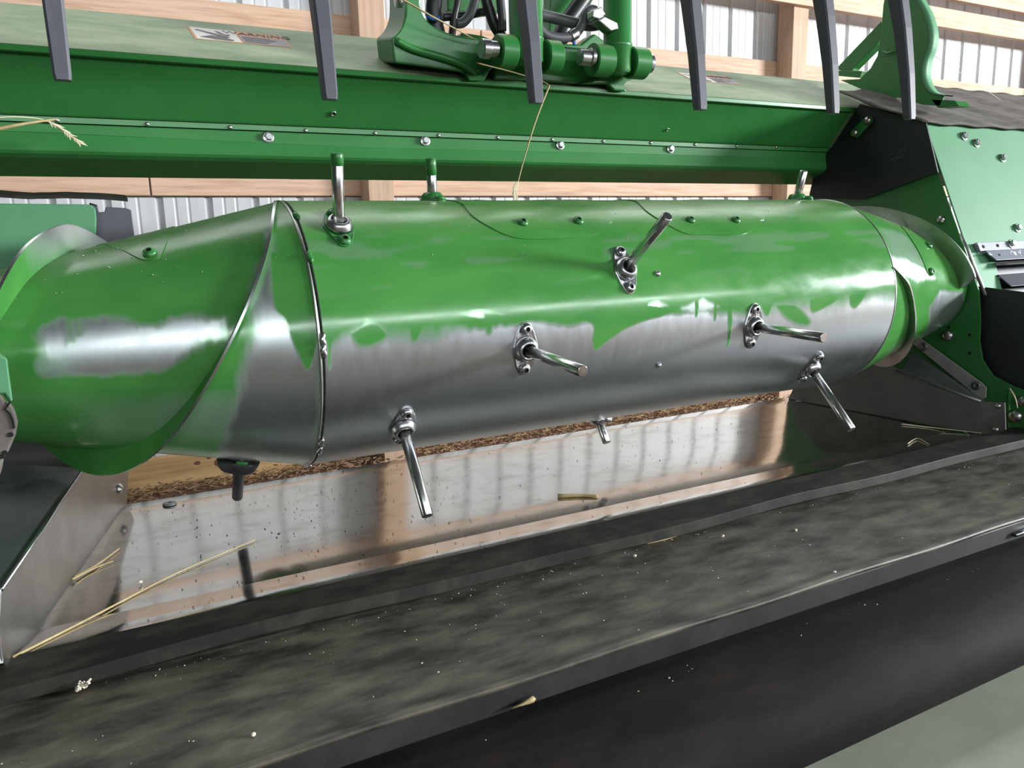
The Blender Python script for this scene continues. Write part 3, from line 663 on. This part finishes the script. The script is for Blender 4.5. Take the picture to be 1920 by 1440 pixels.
# ------------------------------------------------------------------ right-hand end of the opening
endp = T('end_plate', (GX, 1.4, -.4), 'dark green end plate at the right of the drum opening', 'end plate')
gp = [(1757, 322), (1782, 395), (1835, 545), (1838, 600), (1836, 640), (1842, 675), (1862, 705), (1895, 722), (1925, 735), (1960, 780), (1960, 835), (1600, 780), (1480, 700), (1480, 365), (1620, 372)]
plate('plate', [onG(*p) for p in gp], (.004, 0, 0), 'green', endp, 0)
place('bolt', BOLT['dome'], onG(1778, 629), (-1, 0, 0), endp, 1.15); place('bolt', BOLT['dome'], onG(1765, 412), (-1, 0, 0), endp, .9)
for p, s in (((1905, 780), 1.3), ((1918, 752), 1.0)): place('bolt', BOLT['dome'], onG(*p), (-1, 0, 0), endp, s)
for p in ((1779, 614), (1818, 628), (1818, 662)):
    V, Fc = lathe([(.004, 0), (.0038, .0006)], 12); place('hole', raw_mesh('hole', V, Fc, 'hole'), onG(*p), (-1, 0, 0), endp)
mesh_obj('plate_edge', *tube([onG(*p) for p in [(1893, 735), (1891, 815)]], .003, 8), 'green', endp, True)
blk = T('black_flap', (GX, 1.5, .1), 'black plastic flap with stencilled lettering beside the right end plate', 'flap')
plate('flap', [onX(*p, GX - .012) for p in [(1612, 195), (1736, 231), (1758, 323), (1690, 348), (1618, 374), (1516, 370), (1528, 318), (1562, 272)]], (.006, 0, 0), 'black', blk, .001)
rt = onX(1700, 284, GX - .0125) - onX(1665, 296, GX - .0125); upv = np.array([0, 0, 1.])
text_mesh('lettering', 'AXT20144', .0125, 'stencil', onX(1682, 286, GX - .0125), rt, upv, blk)
text_mesh('lettering', 'FRONT', .0135, 'stencil', onX(1681, 297, GX - .0125), rt, upv, blk)
pl = plate('link_plate', [onX(*p, GX - .02) for p in [(1593, 247), (1598, 256), (1606, 258), (1634, 228), (1633, 219), (1625, 217)]], (.006, 0, 0), 'green', blk, .001)
for p in ((1627, 226), (1602, 249)): place('bolt', BOLT['dome'], onX(*p, GX - .021), (-1, 0, 0), pl, .9)
# lit green back sheet of the right-hand draper
Q0 = onG(1735, 231); Q1 = onG(1835, 545); qn = nrm(np.cross([1, 0, 0], Q1 - Q0)); qn = qn if qn[1] < 0 else -qn
def onQ(px, py, o=0.): return onP(px, py, Q0, qn) + qn * o
back = T('draper_back_sheet', onQ(1880, 470), 'light green sloping back sheet right of the drum with zinc bolts', 'back sheet')
tl = onQ(1735, 231); bl = onQ(1818, 480); ex = np.array([2.4, 0, 0])
plate('sheet', [tl, tl + ex, bl + ex, bl], -qn * .004, 'green_lit', back, .0015)
cl = onQ(1824, 486); ch = onQ(1848, 556)
plate('corner_fold', [bl, bl + np.array([.10, 0, 0]), ch + np.array([.075, 0, 0]), ch], -qn * .005, 'green_lit', back, .002)
mesh_obj('edge_trim', *tube([onQ(1800, 438, .001), onQ(1815, 470, .001), onQ(1846, 552, .001), onQ(1850, 558, .001) + np.array([.02, 0, 0])], [.002, .004, .005, .004], 8), 'stainless_dull', back, True)
for px, py in ((1806, 256), (1829, 269), (1878, 297), (1906, 428)): place('bolt', BOLT['hex'], onQ(px, py, .001), qn, back, 1.05, random.random())
ang = T('angle_bracket', onQ(1880, 480), 'chipped grey angle bracket bolted below the light green sheet', 'bracket')
a0, a1 = onQ(1823, 458, .012), onQ(1830, 474, .012); a2 = onQ(1838, 474, .014); a3 = onQ(1853, 494, .022); ee = np.array([2.3, 0, 0])
plate('upper_flange', [a0, a0 + ee, a1 + ee, a1], -qn * .011, 'greybracket', ang, .001)
plate('lower_flange', [a2, a2 + ee, a3 + ee, a3], -qn * .004, 'greybracket', ang, .001)
place('bolt', BOLT['hex'], onQ(1887, 461, .012), qn, ang, 1.1)
for p in ((1835, 466), (1862, 464), (1861, 484)):
    V, Fc = lathe([(.0045, 0), (.0042, .0008)], 12); place('hole', raw_mesh('hole', V, Fc, 'hole'), onQ(*p, .0125 if p[1] < 480 else .018), qn, ang)
s0 = onQ(1858, 494, .010); s1 = onQ(1868, 504, .03); s2 = onQ(1890, 509, .02)
plate('silver_lip', [s0, s0 + ee, s1 + ee, s1], -qn * .003, 'stainless_dull', ang, .001)
plate('guard_flap', [onQ(1868, 516, .004), onQ(1868, 516, .004) + ee, onQ(1882, 542, .02) + ee, onQ(1882, 542, .02)], -qn * .003, 'tine', ang, .001)
# black draper belt rolling over its end roller
rc = onX(1938, 650, 1.96); rollc = np.array([1.945, rc[1], rc[2]])
V = []; Fc = []; n = 64
roll = T('draper_roller', rollc, 'black ribbed draper belt end at the right edge beside the end plate', 'draper belt')
V, Fc = lathe([(.002, 0), (.100, .0), (.108, .004), (.110, .012)] + [(.110 + (.0012 if k % 2 else 0), .012 + .005 * k) for k in range(1, 440)], 40)
mesh_obj('belt', [(rollc[0] + h, rollc[1] + a * .9, rollc[2] + b * 1.05) for a, b, h in V], Fc, 'black', roll, True)
plate('frame_plate', [onX(*p, GX + .02) for p in [(1815, 535), (1922, 548), (1922, 748), (1825, 760)]], (.006, 0, 0), 'black', roll, 0)
plate('dark_backing', [onQ(1842, 482, -.02), onQ(1842, 482, -.02) + ex, onQ(1878, 580, -.02) + ex, onQ(1878, 580, -.02)], -qn * .004, 'black', roll, 0)  # dark backing added so the lit wall does not show below the sheet
mesh_obj('belt_edge', *tube([onX(1866, 590, 1.93), onX(1872, 572, 1.93), onX(1885, 560, 1.93)], .002, 8), 'tine', roll, True)
# dusty rubber sheet along the top
V = []; Fc = []; nu, nv = 120, 14
fr = [onQ(1735, 231, .004) + np.array([-.02, 0, .004])]
xa, xb = GX - .02, 4.3
fl0 = onX(1592, 182, GX - .05)
for i in range(nu + 1):
    x = xa + (xb - xa) * i / nu
    for j in range(nv + 1):
        f = j / nv; yb = 1.59 + .17 * min(1, max(0, (x - 1.95) / .35)); y = Q0[1] - .012 + (yb - Q0[1] + .006) * f
        g_ = (y - Q0[1]) / .42; z = Q0[2] + .003 + .196 * g_ + .004 * math.sin(x * 21 + f * 4) * math.sin(f * 3) + .002 * math.sin(x * 47 + f * 9)
        V.append((x - .03 * f * max(0, 1 - i / 6), y, z))
for i in range(nu):
    for j in range(nv): a = i * (nv + 1) + j; Fc.append((a, a + 1, a + nv + 2, a + nv + 1))
flap = mesh_obj('rubber_flap', V, [f[::-1] for f in Fc], 'rubber', None, True, fixn=False); sd = flap.modifiers.new('solid', 'SOLIDIFY'); sd.thickness = .005; sd.offset = 1
tag(flap, 'dusty grey brown rubber sheet lying over the right draper top edge', 'rubber sheet')
# curved green shield standing on the beam
SX = 2.03
shd = T('curved_shield', onX(1700, 190, SX), 'tall curved green shield plate with back brace on the right beam end', 'shield')
oS = lambda px, py, o=0.: onX(px, py, SX + o)
outl = [(1575, 150), (1612, 148), (1632, 128), (1645, 105), (1652, 60), (1656, 10), (1664, -30), (1690, -46), (1706, -20), (1722, 5), (1735, 30), (1743, 62), (1741, 90), (1732, 115), (1729, 140), (1734, 160), (1746, 175), (1770, 180), (1762, 199), (1728, 196), (1690, 184), (1640, 178)]
plate('shield_plate', [oS(*p) for p in outl], (.005, 0, 0), 'green_casting', shd, .001)
rim = spline([oS(*p) for p in [(1690, -46), (1706, -20), (1722, 5), (1735, 30), (1743, 62), (1741, 90), (1732, 115), (1729, 140), (1734, 160), (1746, 175), (1772, 180)]], 40)
V = []; Fc = []
for p in rim: V += [p + (-.003, 0, 0), p + (.032, 0, 0), p + (.032, -.004, .002), p + (-.003, -.004, .002)]
for i in range(len(rim) - 1):
    for j in range(4): Fc.append((i * 4 + j, i * 4 + (j + 1) % 4, i * 4 + 4 + (j + 1) % 4, i * 4 + 4 + j))
mesh_obj('rim_flange', V, Fc, 'green_lit', shd, True)
plate('back_brace', [oS(*p, .01) for p in [(1566, 130), (1652, 40), (1656, 62), (1644, 84), (1600, 128), (1596, 136)]], (.03, 0, 0), 'green_casting', shd, .001)
plate('base_tab', [oS(1570, 132), oS(1616, 133), oS(1612, 146), oS(1568, 142)], (.05, 0, 0), 'green_casting', shd, .001)
mesh_obj('latch_rod', *tube([oS(1656, 96, -.008), oS(1664, 100, -.012), oS(1690, 92, -.012)], .0035, 8), 'green', shd, True)
plate('foot_plate', [oS(1745, 186, .0), oS(1790, 188, 0), oS(1798, 199, 0), oS(1758, 202, 0)], (.05, 0, 0), 'green_casting', shd, .001)

# ------------------------------------------------------------------ left-hand panels
lb = T('draper_back_sheet', (-.1, 1.45, -.2), 'light green rounded back sheet behind the left drum end', 'back sheet')
oL = lambda px, py, Y=1.45: onY(px, py, Y)
arc = [oL(*p) for p in [(160, 383), (172, 384), (179, 392), (181, 410), (180, 438), (174, 450), (164, 456), (100, 470)]]
plate('sheet', [oL(-160, 380), ] + arc + [oL(60, 640), oL(-160, 640)], (0, .004, 0), 'green_lit', lb, .002)
bk2 = tag(plate('black_flap', [oL(*p, 1.475) for p in [(168, 380), (182, 384), (186, 398), (196, 397), (198, 388), (236, 390), (246, 394), (252, 441), (250, 520), (150, 520)]], (0, .005, 0), 'tine', None, .001), 'black plastic flap in a lit grey tone beside the left light green sheet', 'flap')  # black like the right flap; the light on it is put into the grey
V = []; Fc = []; nn = 30
for i in range(nn + 1):
    f = i / nn; px = -150 + 390 * f; py = 369 + (2 * f if px < 60 else 0) + 4 * math.sin(px * .02) + (max(0, px - 120) * .11)
    p = oL(px, py, 1.44)
    for dy, dz in ((0, 0), (.09, .010), (.09, .016), (0, .005)): V.append(p + (0, dy, dz))
for i in range(nn):
    for j in range(4): Fc.append((i * 4 + j, i * 4 + (j + 1) % 4, i * 4 + 4 + (j + 1) % 4, i * 4 + 4 + j))
Fc += [(0, 1, 2, 3), (nn * 4 + 3, nn * 4 + 2, nn * 4 + 1, nn * 4)]
tag(mesh_obj('rubber_flap', V, Fc, 'strip', None), 'thin dark rubber sheet on top of the left light green sheet', 'rubber sheet')
# worn rubber edge and green hub at the extreme left
wr = [(-60, 720), (-8, 735), (3, 738), (12, 752), (25, 758), (32, 775), (36, 792), (32, 815), (26, 830), (18, 848), (10, 858), (6, 880), (-2, 905), (-60, 960)]
rub = T('draper_belt_end', oL(0, 900, 1.0), 'worn cracked brown rubber belt end at the left edge', 'draper belt')
plate('belt', [oL(*p, 1.03) for p in wr], (-.02, .05, 0), 'rubber', rub, .004)
mesh_obj('crack', *tube([oL(*p, 1.029) for p in [(20, 752), (10, 767), (19, 776), (24, 788), (27, 803)]], .0012, 6), 'hole', rub)
for p in ((20, 815), (9, 849), (4, 856)): place('wear_hole', raw_mesh('wear_hole', *lathe([(.003, 0), (.0025, .001)], 10), 'hole'), oL(*p, 1.0295), (0, -1, 0), rub)
hb = [(-30, 660), (4, 668), (14, 672), (16, 690), (24, 750), (20, 756), (8, 738), (-30, 740)]
tag(plate('hub_bracket', [oL(*p, 1.08) for p in hb], (-.01, .05, 0), 'green_lit', None, .003), 'small green bracket above the worn rubber at the left edge', 'bracket')

# ------------------------------------------------------------------ rubber strip, feed belt, front lip, roller cover, plate
def wob(x, j): return (.004 * math.sin(x * 5.1) * (j in (1, 2)) + .003 * math.sin(x * 13) * (j in (1, 2)), .0025 * math.sin(x * 7 + .6) * (j in (1, 2)))
V, Fc = sweepx([(1.0430, -.4805), (.980, -.4868), (.978, -.5050), (.995, -.514), (1.04, -.500)], -2.0, 4.3, 180, wob)
tag(mesh_obj('sealing_strip', V, Fc, 'strip', None, bevel=.0012), 'dark dirty rubber strip along the front edge of the pan', 'rubber strip')
V = []; Fc = []; nu, nv = 280, 26
for j in range(nv + 1):
    y = 1.01 - (1.01 - .727) * j / nv
    for i in range(nu + 1):
        x = -2.0 + 6.3 * i / nu
        z = -.5105 + .0022 * math.sin(x * 6 + y * 9) * math.sin((y - .73) * 10) + .0012 * math.sin(x * 17 + y * 23) + (.004 if y < .745 else 0)
        V.append((x, y, z))
for j in range(nv):
    for i in range(nu): a = j * (nu + 1) + i; Fc.append((a, a + 1, a + nu + 2, a + nu + 1))
belt = mesh_obj('feed_belt', V, [f[::-1] for f in Fc], 'belt', None, True, fixn=False); sd = belt.modifiers.new('solid', 'SOLIDIFY'); sd.thickness = .006; sd.offset = -1
tag(belt, 'wide dirty black rubber feed belt in front of the pan', 'belt')
lipp = [(a * .966, b * .966) for a, b in [(.762, -.5305), (.759, -.5282), (.756, -.5282), (.754, -.5305), (.752, -.562), (.762, -.562)]]
tag(mesh_obj('front_lip', *sweepx(lipp, -2.0, 4.3, 100, lambda x, j: (0, .001 * math.sin(x * 4))), 'lip', None, bevel=.0006), 'raised dark steel lip along the front of the feed belt', 'lip')
rp = [(a * .966, b * .966) for a, b in [(.756, -.560), (.735, -.5605), (.70, -.563), (.668, -.570), (.640, -.583), (.618, -.601), (.604, -.622), (.600, -.645), (.606, -.67), (.63, -.69), (.756, -.70)]]
o = mesh_obj('roller_cover', *sweepx(rp, -2.0, 4.3, 20), 'roller', None, True, bevel=0); o.modifiers.new('edge', 'EDGE_SPLIT').split_angle = math.radians(50)
tag(o, 'rounded dark brown rubber cover in front of the steel lip', 'roller cover')
gpz = -.68
o = mesh_obj('cutter_plate', *sweepx([(.70, gpz), (.42, gpz - .012), (.30, gpz - .05), (.30, gpz - .06), (.70, gpz - .02)], -2.0, 4.3, 10), 'greyplate', None, bevel=.004)
tag(o, 'smooth grey green plate at the lower right corner', 'plate')
o = tag(mesh_obj('clip', *tube([onY(1903, 1003, .722), onY(1932, 993, .722)], .004, 12), 'steel', None, True), 'small bright steel clip on the lip at the right edge', 'clip')

# ------------------------------------------------------------------ reel tines
YT = .60
bat = T('reel_bat', (.4, YT + .08, .42), 'row of dark grey plastic reel tines hanging from above', 'reel')
tips = [((118, 151), 0), ((619, 187), 0), ((1006, 194), 0), ((1314, 206), 0), ((1563, 213), 0), ((1706, 224), 0)]
lean = None
for (t, _) in tips:
    tp = onY(*t, YT)
    V = []; rows = []
    for s, wx, wy in ((0, .0098, .0085), (.004, .0108, .0098), (.05, .0122, .0120), (.10, .0140, .0145), (.16, .0158, .018), (.33, .017, .022)):
        cxp = tp + np.array([0, .11 * s + .5 * s * s, s]); rows.append(len(V))
        c = .0016
        for a, b in ((-wx / 2, -wy / 2 + c), (-wx / 2 + c, -wy / 2), (wx / 2 - c, -wy / 2), (wx / 2, -wy / 2 + c), (wx / 2, wy / 2), (-wx / 2, wy / 2)): V.append(cxp + (a, b, 0))
    Fc = [list(range(6)), list(range(len(V) - 6, len(V)))]
    for i in range(len(rows) - 1):
        for k in range(6): Fc.append((i * 6 + k, i * 6 + (k + 1) % 6, i * 6 + 6 + (k + 1) % 6, i * 6 + 6 + k))
    mesh_obj('tine', V, Fc, 'tine', bat)
mesh_obj('bat_tube', *tube([(-1.6, YT + .135, .46), (1.4, YT + .135, .46)], .025, 20), 'green', bat, True)

# ------------------------------------------------------------------ centre casting, cylinders, hoses
YC = 1.50
oC = lambda px, py, Y=YC: onY(px, py, Y)
cast = T('reel_arm_mount', oC(960, 150, 1.56), 'green cast saddle mount with pin lugs on the middle of the beam', 'mount')
horn = spline([(735, 70, 0), (748, 58, 0), (757, 40, 0), (761, 15, 0), (760, -45, 0)], 16)
inn = spline([(800, -45, 0), (790, -5, 0), (790, 18, 0), (802, 40, 0), (828, 57, 0), (865, 68, 0), (905, 73, 0)], 22)
ol = [(p[0], p[1]) for p in horn] + [(p[0], p[1]) for p in inn] + [(935, 80), (952, 100), (948, 122), (925, 128), (914, 137), (906, 150), (878, 149), (866, 136), (800, 126), (740, 118)]
plate('saddle', [oC(*p, 1.545) for p in ol], (0, .10, .02), 'green_casting', cast, .006)
mesh_obj('saddle_rib', *tube(spline([oC(*p, 1.54) for p in [(742, 75), (775, 92), (830, 108), (868, 122), (890, 140)]], 14), .008, 10), 'green_casting', cast, True)
web = [(940, 112), (965, 98), (1040, 84), (1075, 88), (1130, 92), (1150, 118), (1128, 140), (1105, 158), (1060, 157), (1000, 152), (925, 150), (930, 128)]
plate('web', [oC(*p, 1.542) for p in web], (0, .08, .01), 'green_casting', cast, .005)
plate('rear_web', [oC(*p, 1.64) for p in [(865, 60), (905, 66), (940, 80), (1090, 82), (1115, 62), (1140, 80), (1150, 140), (900, 140), (850, 95)]], (0, .05, .0), 'green', cast, .005)
web2 = [(1148, 132), (1170, 122), (1205, 128), (1200, 145), (1178, 152), (1170, 160), (1176, 172), (1152, 170), (1140, 158), (1090, 158), (1112, 150)]
plate('foot', [oC(*p, 1.53) for p in web2], (0, .07, .01), 'green_casting', cast, .004)
plate('foot', [oC(*p, 1.535) for p in [(872, 138), (906, 140), (912, 130), (920, 132), (908, 152), (880, 152)]], (0, .03, .01), 'green_casting', cast, .003)
def xcyl(name, px0, px1, py, Y, r, m, par, seg=28, b=.003):
    p = oC(px0, py, Y); q = oC(px1, py, Y); q = np.array([q[0], p[1], p[2]])
    V, Fc = tube([p, p + (b, 0, 0), q - (b, 0, 0), q], [r - b, r, r, r - b], seg)
    o = mesh_obj(name, V, Fc, m, par, True); o.modifiers.new('edge', 'EDGE_SPLIT').split_angle = math.radians(30); return o
for a, b, py in ((930, 962, 96), (1018, 1046, 106), (1108, 1142, 112), (1178, 1208, 117)): xcyl('lug', a, b, py, 1.49, .034, 'green_casting', cast)
for a, b, py, r in ((902, 917, 91, .0195), (914, 932, 91, .016), (1040, 1052, 104, .017), (1086, 1104, 107, .0165), (1104, 1112, 107, .019), (1206, 1216, 119, .0175), (1213, 1220, 119, .0205)):
    xcyl('pin', a, b, py, 1.478, r, 'steel' if b - a > 12 else 'zinc', cast, b=.0015)
cy1 = T('hydraulic_cylinder', oC(990, 120, 1.49), 'green hydraulic cylinder behind the middle reel tine', 'cylinder')
cy2 = T('hydraulic_cylinder', oC(1158, 135, 1.49), 'green hydraulic cylinder with steel elbow fitting right of the middle', 'cylinder')
def vcyl(par, px, py0, r, ztop, prof, m='green_casting', name='barrel', Y=1.49):
    p = oC(px, py0, Y); V, Fc = lathe([(r * a, p[2] + (ztop - p[2]) * b if b <= 1 else 0) for a, b in prof], 32)
    o = mesh_obj(name, [(p[0] + x, p[1] + y, z) for x, y, z in V], Fc, m, par, True); o.modifiers.new('edge', 'EDGE_SPLIT').split_angle = math.radians(50); return o
vcyl(cy1, 988, 122, .035, .95, [(.85, 0), (1, .01), (1, .075), (1.05, .08), (1.05, .085), (1, .09), (1, .5), (1.0, 1)])
vcyl(cy2, 1158, 138, .031, .95, [(.85, 0), (.95, .01), (.95, .085), (1.06, .09), (1.06, .10), (1, .105), (1, .5), (1.0, 1)])
vcyl(cy1, 988, -60, .02, 1.4, [(1, 0), (1, 1)], 'chrome', 'rod'); vcyl(cy2, 1158, -60, .018, 1.4, [(1, 0), (1, 1)], 'chrome', 'rod')
plate('fitting_block', [oC(*p, 1.46) for p in [(1122, 38), (1134, 30), (1158, 42), (1160, 54), (1146, 58)]], (0, .03, 0), 'steel', cy2, .002)
plate('fitting_nut', [oC(*p, 1.46) for p in [(1113, 18), (1128, 12), (1136, 26), (1124, 36), (1112, 32)]], (0, .026, 0), 'steel', cy2, .002)
def hose(name, pts, r, m, label, Y=1.52, cat='hose', group='hydraulic hoses of the mount'):
    path = spline([oC(p[0], p[1], p[2] if len(p) > 2 else Y) for p in pts], 30)
    return tag(mesh_obj(name, *tube(path, r, 12), m, None, True), label, cat, group)
hose('hydraulic_hose', [(816, -60), (815, -10), (813, 20), (816, 45), (822, 70)], .017, 'hose', 'thick black hose with a blue tie at the left of the mount', 1.60)
hose('blue_tie', [(799, 25), (807, 33), (815, 36), (824, 33)], .004, 'blue', 'blue cable tie around the thick black hose', 1.575, 'cable tie', 'blue cable ties')
hose('hydraulic_hose', [(900, -50), (893, -10), (882, 25), (868, 42), (855, 44)], .010, 'hose_grey', 'grey hose curving down beside the black connector', 1.57)
hose('hydraulic_hose', [(860, -50), (858, 0), (852, 30), (848, 60), (846, 80)], .008, 'hose', 'thin black hose between the thick hose and grey hose', 1.62)
hose('hydraulic_hose', [(905, -50), (912, 0), (918, 20), (926, 45), (938, 65), (944, 80)], .012, 'hose', 'black corrugated connector hose left of the first cylinder', 1.60)
hose('hydraulic_hose', [(936, -50), (938, 0), (941, 30), (942, 58)], .009, 'hose_grey', 'short grey hose right beside the first cylinder', 1.58)
hose('hydraulic_hose', [(830, 32), (855, 30), (880, 28), (905, 22), (925, 28)], .009, 'hose', 'black hose crossing level behind the mount', 1.63)
hose('hydraulic_hose', [(1012, 28, 1.52), (1040, 34, 1.52), (1080, 44, 1.52), (1110, 48, 1.52), (1135, 42, 1.50)], .012, 'hose_grey', 'grey hose running level between the two cylinders')
hose('hydraulic_hose', [(1010, 52), (1025, 66), (1050, 71), (1072, 68), (1084, 58), (1094, 40), (1098, 26), (1108, 18), (1116, 20)], .010, 'hose_grey', 'grey hose looping up into the elbow fitting', 1.50)
hose('hydraulic_hose', [(1120, -50), (1098, -8), (1075, 25), (1058, 50), (1050, 75)], .020, 'hose', 'thick black hose slanting behind the elbow fitting', 1.66)
hose('hose_collar', [(1069, 69), (1080, 62)], .012, 'steel', 'steel collar crimped on the looping grey hose', 1.50, 'collar', 'hose fittings')
hose('blue_tie', [(1072, 72), (1076, 78), (1077, 84)], .004, 'blue', 'small blue tie under the looping hose', 1.505, 'cable tie', 'blue cable ties')
o = tag(plate('valve_block', [oC(*p, 1.70) for p in [(1035, -60), (1120, -60), (1110, 10), (1085, 40), (1062, 75), (1030, 78)]], (0, .04, 0), 'green', None, .004), 'green upright plate behind the hoses between the cylinders', 'plate')
o = tag(plate('valve_block', [oC(*p, 1.70) for p in [(838, -60), (945, -60), (945, 20), (905, 26), (840, 20)]], (0, .04, 0), 'green', None, .004), 'green upright plate behind the hoses left of the cylinders', 'plate')
o = tag(mesh_obj('pivot_knob', *tube([oC(742, 0, 1.54), oC(752, 0, 1.54)], .014, 20), 'steel', None, True), 'round grey pin end at the top left of the mount', 'pin')

# ------------------------------------------------------------------ straws and chaff
def panz(y): return float(np.interp(y, [p[0] for p in prof][::-1], [p[1] for p in prof][::-1]))
def onPan(px, py, lift=.003):
    z = -.485
    for _ in range(8): z = panz(onZ(px, py, z)[1]) + lift
    return onZ(px, py, z)
def straw(pts, r, label, m='straw', name='straw', n=20):
    path = spline(pts, n); k = len(path)
    return tag(mesh_obj(name, *tube(path, [r * (1 - .55 * i / k) for i in range(k)], 7), m, None, True), label, 'straw', 'loose straws on the header')
def seedhead(par_pts, r, label):
    pts = spline(par_pts, 16); parts = [tube(pts, r * .5, 6)]
    for i, p in enumerate(pts):
        for s in (-1, 1):
            d = nrm(pts[min(i + 1, 15)] - pts[max(i - 1, 0)]) * .006 + np.array([s * .0035, 0, random.uniform(-.002, .002)])
            parts.append(tube([p, p + d * .6, p + d * 1.6], [.0006, .0016, .0004], 5))
    return tag(mesh_obj('seed_head', *join(parts), 'straw_pale', None), label, 'seed head')
straw([onPan(24, 1232), onPan(170, 1158), onPan(330, 1075), onPan(478, 1012)], .0019, 'long yellow straw lying across the left of the pan')
straw([onPan(140, 1082), onPan(180, 1060), onPan(224, 1028)], .0020, 'short pale straw sticking out of the left pan corner')
straw([onPan(136, 1086), onPan(175, 1066), onPan(212, 1052)], .0017, 'shorter pale straw just below the one in the left pan corner')
straw([onPan(1046, 930), onPan(1090, 929), onPan(1122, 930)], .0042, 'thick short straw piece lying in the pan', n=8)
straw([onZ(1212, 1018, -.5075), onZ(1250, 1010, -.5075), onZ(1290, 997, -.5075)], .0024, 'tan straw lying on the feed belt beside the strip')
straw([onPan(1690, 795), onPan(1760, 803), onPan(1840, 812)], .0016, 'pale straw along the right pan seam', 'straw_pale')
straw([onPan(1770, 792), onPan(1800, 805), onPan(1818, 816)], .0012, 'thin pale straw crossing the right pan seam', 'straw_pale')
straw([onPan(1702, 832), onPan(1720, 822), onPan(1742, 833)], .0012, 'small bent straw on the right of the pan', 'straw_pale')
straw([oC(1030, 160, 1.47), oC(1005, 225, 1.45), oC(985, 290, 1.42), oC(971, 342, 1.40)], .0022, 'yellow straw hanging from the mount in front of the beam')
seedhead([oC(971, 340, 1.40), oC(966, 355, 1.40), oC(967, 372, 1.395)], .002, 'frayed seed head on top of the drum below the hanging straw')
straw([oC(700, -30, 1.49), oC(760, 2, 1.49), oC(805, 28, 1.49), oC(850, 52, 1.50), oC(893, 75, 1.52)], .0024, 'yellow straw lying slanted across the left of the mount')
straw([oC(893, 118, 1.47), oC(960, 135, 1.47), oC(1015, 152, 1.47), oC(1030, 160, 1.47)], .0016, 'thin straw tucked under the lugs of the mount')
straw([oC(-30, 247, 1.54), oC(40, 233, 1.55), oC(108, 223, 1.585)], .0036, 'yellow straw poking in from the left edge before the beam')
straw([oC(-30, 222, 1.54), oC(30, 219, 1.55), oC(75, 223, 1.57), oC(95, 230, 1.575)], .0012, 'thin pale stem over the yellow straw at the left', 'straw_pale')
seedhead([oC(92, 228, 1.575), oC(118, 244, 1.58), oC(148, 267, 1.585)], .002, 'pale seed head hanging before the beam at the left')
straw([onX(1893, 728, 1.88), onX(1903, 745, 1.87), onX(1908, 765, 1.87)], .002, 'wisp of straw caught below the right belt end', 'straw_pale', n=8)
straw([onX(1738, 96, SX + .03), onX(1800, 136, SX + .16), onY(1886, 194, 1.70)], .0008, 'thin thread running down from the curved shield', 'straw_pale')
seed = raw_mesh('kernel', *lathe([(.0008, -.004), (.0026, -.0022), (.003, 0), (.0026, .0022), (.0008, .004)], 10), 'chaff', True)
for px, py, Z, l in ((475, 1377, -.507, 'pale kernel lying on the lower left of the belt'), (1565, 1073, -.507, 'pale flake lying on the belt near the lip'), (1190, 1042, -.507, 'dark husk on the middle of the belt'), (1355, 1005, -.507, 'pale kernel on the belt right of the tan straw'), (1492, 994, -.507, 'pale flake on the belt at the right'), (263, 1091, -.482, 'pale kernel on the pan above the long straw')):
    p = onZ(px, py, Z); place('kernel', seed, p, (random.uniform(-1, 1), random.uniform(-.5, .5), .15), None, .8); tag(bpy.data.objects[-1] if False else COL.objects[-1], l, 'kernel', 'loose kernels on belt and pan')
p = onZ(992, 1323, -.537)
o = tag(mesh_obj('maple_seed', *tube([p + (-.022, .0, .004), p + (-.010, 0, .0045), p + (0, 0, .006), p + (.006, .001, .006), p + (.009, .001, .005)], [.0008, .0016, .0035, .0038, .0012], 8), 'straw', None, True), 'tan winged seed lying under the front lip', 'seed')
p = onZ(157, 1292, -.505)
parts = [tube([p + np.array([random.gauss(0, .004), random.gauss(0, .003), .002]), p + np.array([random.gauss(0, .006), random.gauss(0, .004), .009])], [.0022, .0012], 6) for _ in range(9)]
tag(mesh_obj('husk_clump', *join(parts), 'chaff', None), 'small clump of pale husks against the rubber strip at the left', 'husks')
def scatter(name, n, fn_, size, m, label, cat):
    V = []; Fc = []
    for _ in range(n):
        c = np.array(fn_()); a = random.uniform(0, 6.28); l = size * random.uniform(.4, 1.5); wd = l * random.uniform(.3, .8)
        d = np.array([math.cos(a), math.sin(a), 0]) * l; e = np.array([-math.sin(a), math.cos(a), 0]) * wd; o = len(V)
        V += [c - d, c + e, c + d, c - e, c + (0, 0, wd * .9)]; Fc += [(o, o + 1, o + 4), (o + 1, o + 2, o + 4), (o + 2, o + 3, o + 4), (o + 3, o, o + 4), (o + 3, o + 2, o + 1, o)]
    return tag(mesh_obj(name, V, Fc, m, None, fixn=False), label, cat, kind='stuff')
def pp():
    y = 1.05 + .54 * random.random() ** 1.2; return (random.uniform(-.05, 1.75) if random.random() < .5 else random.uniform(-.05, .55), y, panz(y) + .0010)
scatter('pan_specks', 520, pp, .0015, 'speck', 'dark specks of dirt scattered over the stainless pan', 'dirt')
scatter('belt_chaff', 420, lambda: (random.uniform(-.5, 2.2), random.uniform(.75, .975) if random.random() < .7 else .974 - abs(random.gauss(0, .008)), -.5090), .0013, 'chaff', 'tiny pale chaff scattered over the feed belt', 'chaff')
def dp():
    X = random.uniform(-.15, 1.5); return tuple(cyl(X, random.uniform(35, 88), .0003))
scatter('drum_chaff', 260, dp, .0013, 'chaff', 'tiny pale chaff on top of the drum', 'chaff')
scatter('cover_chaff', 60, lambda: (random.uniform(-.3, 1.6), random.uniform(.68, .725), -.5425), .0015, 'chaff', 'tiny chaff on the rounded cover below the lip', 'chaff')
